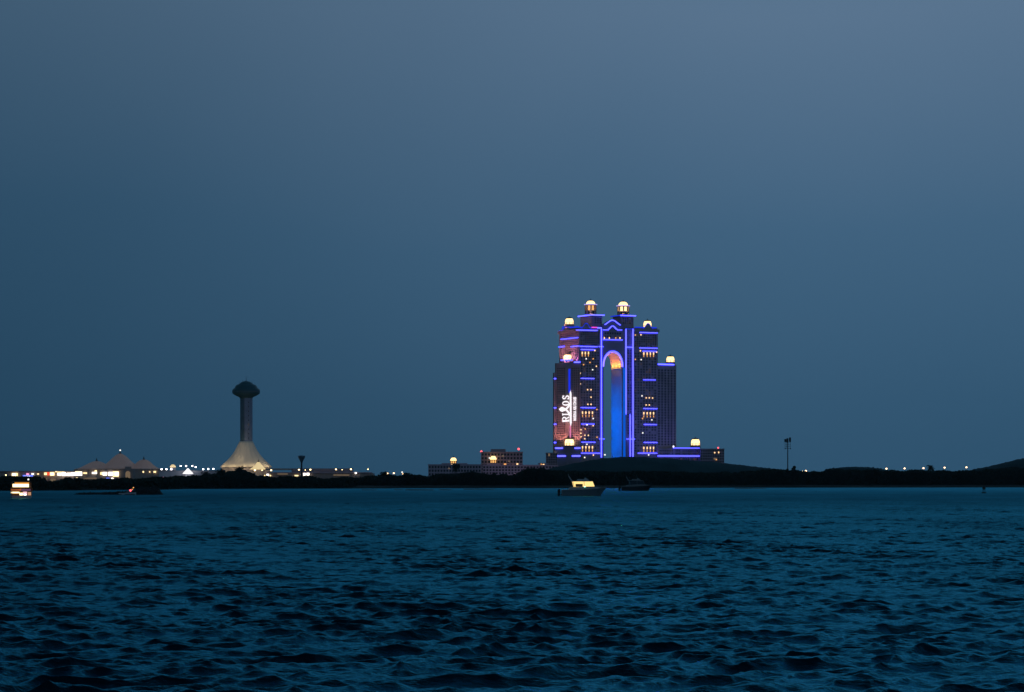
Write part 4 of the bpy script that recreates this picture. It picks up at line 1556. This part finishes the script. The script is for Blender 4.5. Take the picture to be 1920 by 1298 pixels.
ORD = ['leftmost', 'second from left', 'third from left', 'fourth from left', 'fifth from left', 'sixth from left', 'seventh from left', 'eighth from left', 'ninth from left', 'tenth from left']
for i, (px, py) in enumerate([(1662, 879), (1696, 878.5), (1731.5, 878), (1771, 877), (1812, 876.5)]):
    post_lamp(px, py, 2620, LAMPO, .72, ORD[i] + ' of the five warm street lamps above the right-hand trees', 'street lamps above the right-hand trees')
post_lamp(1504.8, 884, 2500, LAMPO, .60, 'smaller left lamp of the pair right of the floodlight mast', 'pair of lamps by the floodlight mast')
post_lamp(1511, 883.2, 2500, LAMPO, .80, 'brighter right lamp of the pair right of the floodlight mast', 'pair of lamps by the floodlight mast')
post_lamp(727, 888, 2500, LAMPO, .66, 'left lamp of the pair on the middle shore behind trees', 'lamps on the middle shore')
post_lamp(738.3, 887.5, 2500, LAMPO, .66, 'right lamp of the pair on the middle shore behind trees', 'lamps on the middle shore')
post_lamp(754, 885.5, 2500, LITWH, .7, 'dim upper lamp right of the pair on the middle shore', 'lamps on the middle shore')
post_lamp(755.6, 888.8, 2490, LITW, .8, 'dim lower warm lamp right of the pair on the middle shore', 'lamps on the middle shore')
row = [(303, 880), (312, 880), (321, 880), (339, 874), (349, 874), (360.5, 874), (367, 876), (381, 880), (390.5, 879.5), (400, 879.5)]
for i, (px, py) in enumerate(row):
    root = thing('roof_lamp', ORD[i] + ' of the ten white lamps on the pale pavilion roof', 'lamp', (X(px, d3 + 4), d3 + 4, Z(882.4, d3)), 0, 'white lamps on the pavilion roof')
    z = Z(py, d3) - Z(882.4, d3)
    MB().tube((0, 0, -.02), (0, 0, z), .12).build('pole', STEEL, root)
    MB().ball((0, -.1, z), .95, 12, 8, .8).build('lamp_head', LAMPW, root)
for i, (px, py, rr) in enumerate([(478, 882, 1.0), (491.5, 882, .6), (508.5, 882, .95), (560.5, 881, .85), (565.5, 880.8, .85), (572.5, 881.5, .5), (582, 880.8, .9), (630, 880.3, .85), (641.5, 881, .5), (658, 880.2, .9)]):
    post_lamp(px, py, 3195, LAMPY, rr, ORD[i] + ' of the ten warm lamps along the hall right of the tower', 'warm lamps along the waterfront hall', ground=3.0)
post_lamp(690, 880, 3195, LAMPY, .6, 'lone lamp past the right end of the waterfront hall', 'warm lamps along the waterfront hall')
post_lamp(11, 891, 3200, LAMPY, .75, 'lone yellow lamp at the left edge of the shore', 'lamps by the shopping arcade')
post_lamp(306.5, 895.3, 3100, LAMPP, .9, 'pink lamp low below the leftmost roof lamps of the pavilion', 'low lamps below the pavilion')
post_lamp(376, 896, 2300, LAMPW, .80, 'large white lamp low among trees below the pavilion', 'low lamps below the pavilion', ground=2.4)
post_lamp(383, 898.3, 2290, LITWH, .9, 'bluish white lamp low among trees, right of the large white one', 'low lamps below the pavilion', ground=2.4)

# ---------------------------------------------------------------- masts
d = 2400
ms = thing('floodlight_mast', 'tall dark floodlight mast with two racks of unlit lights', 'mast', (X(1477, d), d, 2.4))
km = d / F
zz_ = lambda py: Z(py, d) - 2.4
MB().tube((0, 0, 0), (0, 0, zz_(822)), .52, .34, 12).build('pole', STEEL, ms)
for k, (sx, y0, y1) in enumerate([(-4.5, 823.5, 829), (-.6, 822, 829.5), (4.2, 820.5, 829)]):
    MB().box((sx - 1.8) * km, (sx + 1.8) * km, -.6, .3, zz_(y1), zz_(y0)).build('light_rack', STEEL, ms)
fr = MB()
for y in (830.5, 834, 837.5, 841):
    fr.tube((-5.5 * km, 0, zz_(y)), (5.5 * km, 0, zz_(y)), .12)
for sx in (-5.2, -2.5, 5.2):
    fr.tube((sx * km, 0, zz_(842)), (sx * km, 0, zz_(828)), .10)
fr.build('ladder_frame', STEEL, ms)
for sx in (-5, 5):
    MB().box((sx - .9) * km, (sx + .9) * km, -.5, .2, zz_(842.5), zz_(840.5)).build('light_rack', STEEL, ms)

d = 3150
wt = thing('mushroom_mast', 'faint dark mast with a flared mushroom top right of the tower', 'mast', (X(565.5, d), d, 2.9))
kw = d / F
zq = lambda py: Z(py, d) - 2.9
MB().tube((0, 0, 0), (0, 0, zq(864)), 1.0, .9, 10).build('pole', STEEL, wt)
MB().lathe([(1.7 * kw, zq(868)), (3.6 * kw, zq(863)), (6.0 * kw, zq(859)), (6.8 * kw, zq(856.5)), (6.4 * kw, zq(855)), (3 * kw, zq(854.2))], 0, 0, 20).build('flared_head', CONCD, wt)

# ---------------------------------------------------------------- breakwater and sand bars
def mound(name, px0, px1, pyw, hts, label, cat, m_, kind=None, depth=9.0, rough=.25):
    d_ = DW(pyw)
    nx, ny = 110, 22
    xs = np.linspace(px0, px1, nx)
    rows = []
    for j in range(ny):
        v = j / (ny - 1) * 2 - 1
        pr = max(0.0, 1 - v * v) ** .6
        e = np.clip(np.minimum(np.arange(nx), np.arange(nx)[::-1]) / 8.0, 0, 1) ** .5
        h_ = interp(xs, hts) * pr * e
        z = -.5 + (h_ + .5) * pr * np.clip(e + .15, 0, 1) + RNG.normal(0, rough, nx) * pr * e
        rows.append(np.stack([(xs - 960) / F * d_, np.full(nx, d_ + depth * (v + 1) / 2) + RNG.normal(0, depth * .02, nx), z], axis=-1))
    o_ = grid_mesh(name, np.array(rows), m_, False)
    return tag(o_, label, cat, kind=kind)


mound('breakwater', 132, 304, 928, [(132, .35), (170, .6), (215, .9), (250, 1.3), (258, 2.3), (285, 2.6), (304, 2.2)], 'low black rock breakwater behind the small dark motorboat', 'breakwater', ROCK)
SBAR = mat('wet_sandbar', (0.022, 0.022, 0.020), 0.5, var=.4, vscale=.2)
for a, b, y, h in ((676, 708, 919.3, .35), (738, 756, 919.0, .3), (757, 815, 919.6, .5), (822, 848, 919.2, .4), (866, 930, 918.2, .4), (1376, 1440, 916.6, .4)):
    mound('sandbar', a, b, y, [(a, h), (b, h * .7)], 'low wet dark sandbar just off the far beach', 'sandbar', SBAR, 'structure', 14, .08)

# ---------------------------------------------------------------- boats
def hull_loft(stations, name, m_, root, smooth=False):
    """stations: (x, half beam at deck, half beam at water, z keel, z deck)"""
    vs, fs = [], []
    for x, bd, bw, zk, zd in stations:
        vs += [(x, -bd, zd), (x, -bw - (bd - bw) * .5, zd * .5 + .1), (x, -bw, 0.0), (x, -bw * .35, zk), (x, bw * .35, zk), (x, bw, 0.0), (x, bw + (bd - bw) * .5, zd * .5 + .1), (x, bd, zd)]
    n = 8
    for i in range(len(stations) - 1):
        for k in range(n):
            k2 = (k + 1) % n
            fs.append((i * n + k, i * n + k2, (i + 1) * n + k2, (i + 1) * n + k))
    fs.append(tuple(range(n))[::-1])
    fs.append(tuple((len(stations) - 1) * n + k for k in range(n)))
    q = MB().add(vs, fs)
    return q.build(name, m_, root, smooth)


def yacht(px0, pyw, Lm, lit_, label, hull_m, top_m):
    d_ = DW(pyw)
    root = thing('motor_yacht', label, 'boat', (X(px0, d_), d_, 0), R(4), 'motor yachts off the mound')
    s = Lm / 15.0
    S = lambda *a: tuple(x * s for x in a)
    hull_loft([S(0.6, 1.9, 1.75, -.5, 1.95), S(3, 2.1, 1.95, -.6, 2.0), S(7, 2.15, 1.9, -.6, 2.12), S(10, 2.0, 1.45, -.55, 2.3), S(12.0, 1.5, .75, -.5, 2.47)], 'hull', hull_m, root)
    # flared, raked bow closing in a stem that runs forward and up
    q = MB()
    sec = []
    for t in np.linspace(0, 1, 8):
        xd = 12.0 + 3.2 * t
        xw = 12.0 + 1.25 * t
        bd = 1.5 * (1 - t ** 1.9) + .03
        bw = .75 * (1 - t ** 1.2) + .015
        zd = 2.47 + .33 * t
        row = []
        for sg in (-1, 1):
            for f_ in (0, .5, 1.0):
                row.append((sg, f_))
        for sg in (-1, 1):
            for z_, f_ in ((-.5, 0.0), (0.0, 0.0), (zd * .5, .42), (zd, 1.0)):
                sec.append(S(xw + (xd - xw) * f_, sg * (bw + (bd - bw) * f_), z_))
    fs = []
    for i_ in range(7):
        for k_ in range(3):
            a_ = i_ * 8 + k_
            fs.append((a_, a_ + 8, a_ + 9, a_ + 1))
            b_0 = i_ * 8 + 4 + k_
            fs.append((b_0, b_0 + 1, b_0 + 9, b_0 + 8))
        fs.append((i_ * 8 + 3, i_ * 8 + 11, i_ * 8 + 15, i_ * 8 + 7))
    q.add(sec, fs)
    q.build('bow', hull_m, root)
    # gunwale rail strake
    g = MB()
    st = [(0.6, 1.9, 1.95), (3, 2.1, 2.0), (7, 2.15, 2.12), (10, 2.0, 2.3), (12.4, 1.45, 2.5), (14.2, .6, 2.66), (15.0, .08, 2.75)]
    for sg in (-1, 1):
        for a, b in zip(st, st[1:]):
            g.tube(S(a[0], sg * (a[1] + .03), a[2]), S(b[0], sg * (b[1] + .03), b[2]), .07 * s, n=6)
    g.build('gunwale', top_m, root)
    # coaming and foredeck trunk
    c_ = MB()
    prof = [(2.6, 1.96), (3.2, 2.75), (9.0, 3.1), (11.4, 3.05), (12.9, 2.75), (13.9, 2.62), (10, 2.25), (7, 2.08)]
    c_.slab([S(a, b) for a, b in prof][::-1], -1.45 * s, 1.45 * s)
    c_.build('coaming', top_m, root)
    # saloon: lit glass between sloping pillars
    zb_, zt2 = 2.98, 4.72
    gl = MB().slab([S(4.55, zb_), S(11.25, 3.12), S(10.55, zt2), S(4.05, zt2)][::1], -1.32 * s, 1.32 * s)
    gl.build('saloon_windows', CABINL if lit_ else GLASS, root)
    for xb, xt in ((4.55, 4.05), (7.9, 7.7), (11.3, 10.6)):
        for sg in (-1, 1):
            MB().tube(S(xb, sg * 1.36, zb_), S(xt, sg * 1.36, zt2), .07 * s, n=6).build('window_pillar', top_m, root)
    # darker bulkhead visible through the aft opening
    if lit_:
        MB().box(*S(4.95, 7.3), *S(-1.42, -1.34), *S(3.02, 3.95)).build('aft_bulkhead', WOODW, root)
    rf = MB().slab([S(3.7, zt2), S(10.75, zt2), S(10.3, zt2 + .22), S(4.0, zt2 + .22)][::1], -1.6 * s, 1.6 * s)
    rf.build('roof', top_m, root)
    fb = MB().slab([S(5.4, zt2 + .23), S(9.6, zt2 + .23), S(8.7, zt2 + 1.0), S(8.2, zt2 + 1.1), S(7.9, zt2 + .75), S(5.9, zt2 + .8)][::1], -1.1 * s, 1.1 * s)
    fb.build('flybridge', top_m, root)
    wsn = MB().slab([S(8.72, zt2 + .9), S(9.0, zt2 + .75), S(8.3, zt2 + 1.35), S(8.2, zt2 + 1.2)], -.95 * s, .95 * s)
    wsn.build('windscreen', GLASS, root)
    ra = MB()
    for sg in (-1, 1):
        ra.tube(S(3.9, sg * 1.3, zt2 + .1), S(2.9, sg * 1.1, zt2 + 1.7), .10 * s, n=6)
    ra.tube(S(2.9, -1.1, zt2 + 1.7), S(2.9, 1.1, zt2 + 1.7), .12 * s, n=6)
    ra.tube(S(2.9, 0, zt2 + 1.7), S(2.6, 0, zt2 + 2.5), .06 * s, n=6)
    ra.build('radar_arch', top_m, root)
    # bow rail
    br = MB()
    pr_ = [(9.8, 1.9, 2.3), (12.2, 1.4, 2.5), (14.0, .6, 2.65), (14.8, .0, 2.72)]
    for sg in (-1, 1):
        for a, b in zip(pr_, pr_[1:]):
            br.tube(S(a[0], sg * a[1], a[2] + .65), S(b[0], sg * b[1], b[2] + .65), .03 * s, n=5)
            br.tube(S(a[0], sg * a[1], a[2]), S(a[0], sg * a[1], a[2] + .65), .025 * s, n=5)
    br.build('bow_rail', STEEL, root)
    # stern: platform and two dark engines
    MB().box(*S(-.9, .62), *S(-1.7, 1.7), *S(.35, .55)).build('swim_platform', RUBBER, root)
    for sg in (-1, 1):
        e = MB()
        e.prism([S(-.75, sg * .8 - .33), S(.1, sg * .8 - .36), S(.1, sg * .8 + .36), S(-.75, sg * .8 + .33)], 1.0 * s, 2.25 * s, [S(-.6, sg * .8 - .26), S(-.05, sg * .8 - .3), S(-.05, sg * .8 + .3), S(-.6, sg * .8 + .26)])
        e.prism([S(-.6, sg * .8 - .14), S(-.1, sg * .8 - .14), S(-.1, sg * .8 + .14), S(-.6, sg * .8 + .14)], -.5 * s, 1.0 * s)
        e.build('outboard_engine', RUBBER, root)
    if lit_:
        MB().ball(S(7.95, -1.6, 3.05), .17 * s, 10, 6).build('nav_light', NAVG, root)
        q = MB()
        q.box(*S(.8, 2.5), *S(-1.75, 1.75), *S(2.02, 2.1))
        q.build('aft_deck', HULLW, root)
    return root


yacht(1050, 930.3, 15.2, True, 'motor yacht with a brightly lit yellow saloon below the mound', HULLD, HULLG)
yacht(1163, 920.6, 16.4, False, 'unlit dark motor yacht behind the bow of the lit one', mat('hull_black', (0.02, 0.025, 0.03), .4), mat('deck_grey_dim', (0.14, 0.16, 0.17), .5))


def dark_boat():
    d_ = DW(928.3)
    root = thing('small_motorboat', 'small dark motorboat with a red lamp by the breakwater', 'boat', (X(222, d_), d_, 0), 0)
    hull_loft([(0.2, .95, .85, -.2, .72), (2, 1.05, .95, -.25, .75), (4, .9, .7, -.2, .82), (5.6, .4, .15, -.1, .95), (6.3, .04, .02, .3, 1.02)], 'hull', HULLW, root)
    MB().box(-.05, 6.0, -.93, -.9, .05, .3).build('waterline_stripe', RUBBER, root)
    c_ = MB().slab([(2.6, .7), (4.6, .75), (4.0, 1.35), (3.0, 1.5)], -.6, .6)
    c_.build('console', HULLD, root)
    MB().slab([(3.9, 1.3), (4.3, 1.1), (3.8, 1.75), (3.7, 1.7)], -.55, .55).build('windscreen', GLASS, root)
    e = MB()
    e.box(-.4, .15, -.25, .25, .6, 1.3); e.box(-.3, 0, -.1, .1, -.3, .6)
    e.build('outboard_engine', RUBBER, root)
    f = MB()
    f.tube((4.3, 0, .9), (4.3, 0, 1.75), .03); f.tube((5.2, 0, .9), (5.35, 0, 2.6), .03)
    f.build('light_pole', STEEL, root)
    MB().ball((4.3, -.1, 1.62), .40).build('red_lamp', LAMPR, root)
    MB().ball((4.95, -.1, 2.0), .2).build('small_lamp', LITA, root)
    MB().ball((5.35, 0, 2.62), .22).build('small_lamp', LITA, root)


dark_boat()


def party_boat():
    d_ = DW(935)
    root = thing('party_boat', 'double decker party boat glowing orange and white at the left edge', 'boat', (X(40.5, d_), d_, 0), R(11))
    k = d_ / F
    z = lambda py: Z(py, d_)
    # hull: length runs along y, built along x then turned
    hb = 3.0
    sts = [(0, 2.75, 2.55, -.5, z(929.5)), (4, hb, 2.8, -.6, z(929.5)), (9, 2.7, 2.3, -.6, z(928)), (12.5, 1.3, .7, -.4, z(926)), (14, .1, .03, .2, z(925))]
    h_ = hull_loft(sts, 'hull', HULLG, root)
    h_.rotation_euler = (0, 0, R(90))
    w = 2.85
    # lower deck
    MB().box(-w, w, .3, 11, z(929.6), z(929.0)).build('lower_deck', WOODW, root)
    MB().box(-w + .2, w - .2, 3.4, 3.6, z(929), z(921.5)).build('bulkhead', WOODW, root)
    MB().box(-2.9, -.6, .3, .6, z(925.0), z(922.4)).build('deck_light', CABINW, root)
    MB().box(-.55, .35, .5, .8, z(931.6), z(924.2)).build('deck_light', CABINW, root)
    MB().box(.4, 1.5, .5, .8, z(931.4), z(922.2)).build('deck_light', CABINP, root)
    MB().box(.62, 1.3, .42, .48, z(930.5), z(926.5)).build('lit_window', PANELW, root)
    MB().box(1.75, 2.75, .5, .8, z(931), z(923)).build('deck_light', glow('deck_peach', (1.0, .5, .28), .55), root)
    MB().ball((.1, .2, z(933.2)), .2).build('stern_lamp', LITW, root)
    # upper deck
    MB().box(-3.05, 3.05, 0, 11, z(921.9), z(920.6)).build('upper_deck', WOODW, root)
    MB().box(-.1, 2.5, -.06, -.01, z(920.4), z(917.4)).build('name_board', glow('purple_board', (.30, .12, .30), .35), root)
    MB().box(-2.95, -.15, -.06, -.01, z(920.4), z(917.0)).build('stern_panel', mat('orange_panel', (.5, .16, .06), .5, (1.0, .25, .06), .22), root)
    rl = MB()
    for py in (919.2, 917.2, 915.4):
        rl.tube((-3.0, .02, z(py)), (3.0, .02, z(py)), .05, n=6)
    for xx in np.linspace(-3, 3, 9):
        rl.tube((xx, .02, z(920.6)), (xx, .02, z(915.4)), .045, n=6)
    rl.build('railing', WOODW, root)
    for sx in (-1, 1):
        MB().box(sx * 2.7 - .09, sx * 2.7 + .09, .1, .28, z(929), z(921.9)).build('post', WOODW, root)
        MB().box(sx * 2.62 - .09, sx * 2.62 + .09, .1, .28, z(920.6), z(905)).build('post', WOODW, root)
        MB().box(sx * 2.62 - .09, sx * 2.62 + .09, 8, 8.2, z(920.6), z(905)).build('post', WOODW, root)
    MB().box(-2.45, 2.05, 1.2, 1.5, z(913.6), z(907.6)).build('deck_light_panel', CABINW, root)
    MB().box(-1.9, 2.15, 1.0, 1.15, z(907.4), z(904.6)).build('deck_light_panel', glow('amber_panel', (1.0, .36, .04), .7), root)
    MB().prism([(-2.6, -.3), (2.9, -.3), (2.9, 9), (-2.6, 9)], z(904.2), z(902.4), [(-1.7, 0), (2.3, 0), (2.3, 8.5), (-1.7, 8.5)]).build('roof', mat('roof_canopy', (.2, .06, .03), .6), root)
    m_ = MB()
    m_.tube((1.9, 1, z(903)), (1.9, 1, z(898.5)), .06)
    m_.build('mast', STEEL, root)
    MB().ball((1.9, .9, z(899.2)), .24).build('mast_lamp', LITWH, root)
    lamp('deck_lamp', 'POINT', root, (0, .2 - 1.0, z(911)), 60, (1.0, .6, .2))


party_boat()

# navigation buoy
d = DW(925)
by = thing('navigation_buoy', 'small dark navigation buoy floating near the right edge', 'buoy', (X(1845, d), d, 0))
kb = d / F
MB().lathe([(.6, -.4), (1.0, -.2), (1.05, .25), (.8, .45)], 0, 0, 18).build('float', BUOYM, by)
bt = MB()
for k in range(4):
    a = R(45 + 90 * k)
    bt.tube((.62 * math.cos(a), .62 * math.sin(a), .4), (.34 * math.cos(a), .34 * math.sin(a), 2.4), .06, n=6)
for z_ in (1.1, 1.8):
    bt.tube((-.5, 0, z_), (.5, 0, z_), .04); bt.tube((0, -.5, z_), (0, .5, z_), .04)
bt.build('lattice', BUOYM, by)
MB().lathe([(.62, 1.5), (.62, 2.5), (.5, 2.6)], 0, 0, 8).build('daymark', BUOYM, by)
MB().lathe([(.42, 2.6), (.28, 3.1), (.16, 3.3), (.16, 3.6), (.05, 3.7)], 0, 0, 10).build('lantern', BUOYM, by)

# ---------------------------------------------------------------- air
HAZE = 1.5e-5
if HAZE > 0:
    hm = bpy.data.materials.new('haze')
    hm.use_nodes = True
    nt2 = hm.node_tree
    nt2.nodes.clear()
    oo = nt2.nodes.new('ShaderNodeOutputMaterial')
    pv = nt2.nodes.new('ShaderNodeVolumePrincipled')
    pv.inputs['Color'].default_value = (0.55, 0.85, 1.0, 1)
    pv.inputs['Density'].default_value = HAZE
    pv.inputs['Anisotropy'].default_value = 0.2
    nt2.links.new(pv.outputs[0], oo.inputs['Volume'])
    hb_ = MB().box(-6500, 6500, -300, 8000, -4, 215).build('haze', hm)
    tag(hb_, 'thin blue dusk haze over the water and far shore', 'haze', kind='stuff')

scene.cycles.use_denoising = True
scene.cycles.sample_clamp_indirect = 4.0
scene.cycles.volume_bounces = 0
scene.cycles.max_bounces = 5
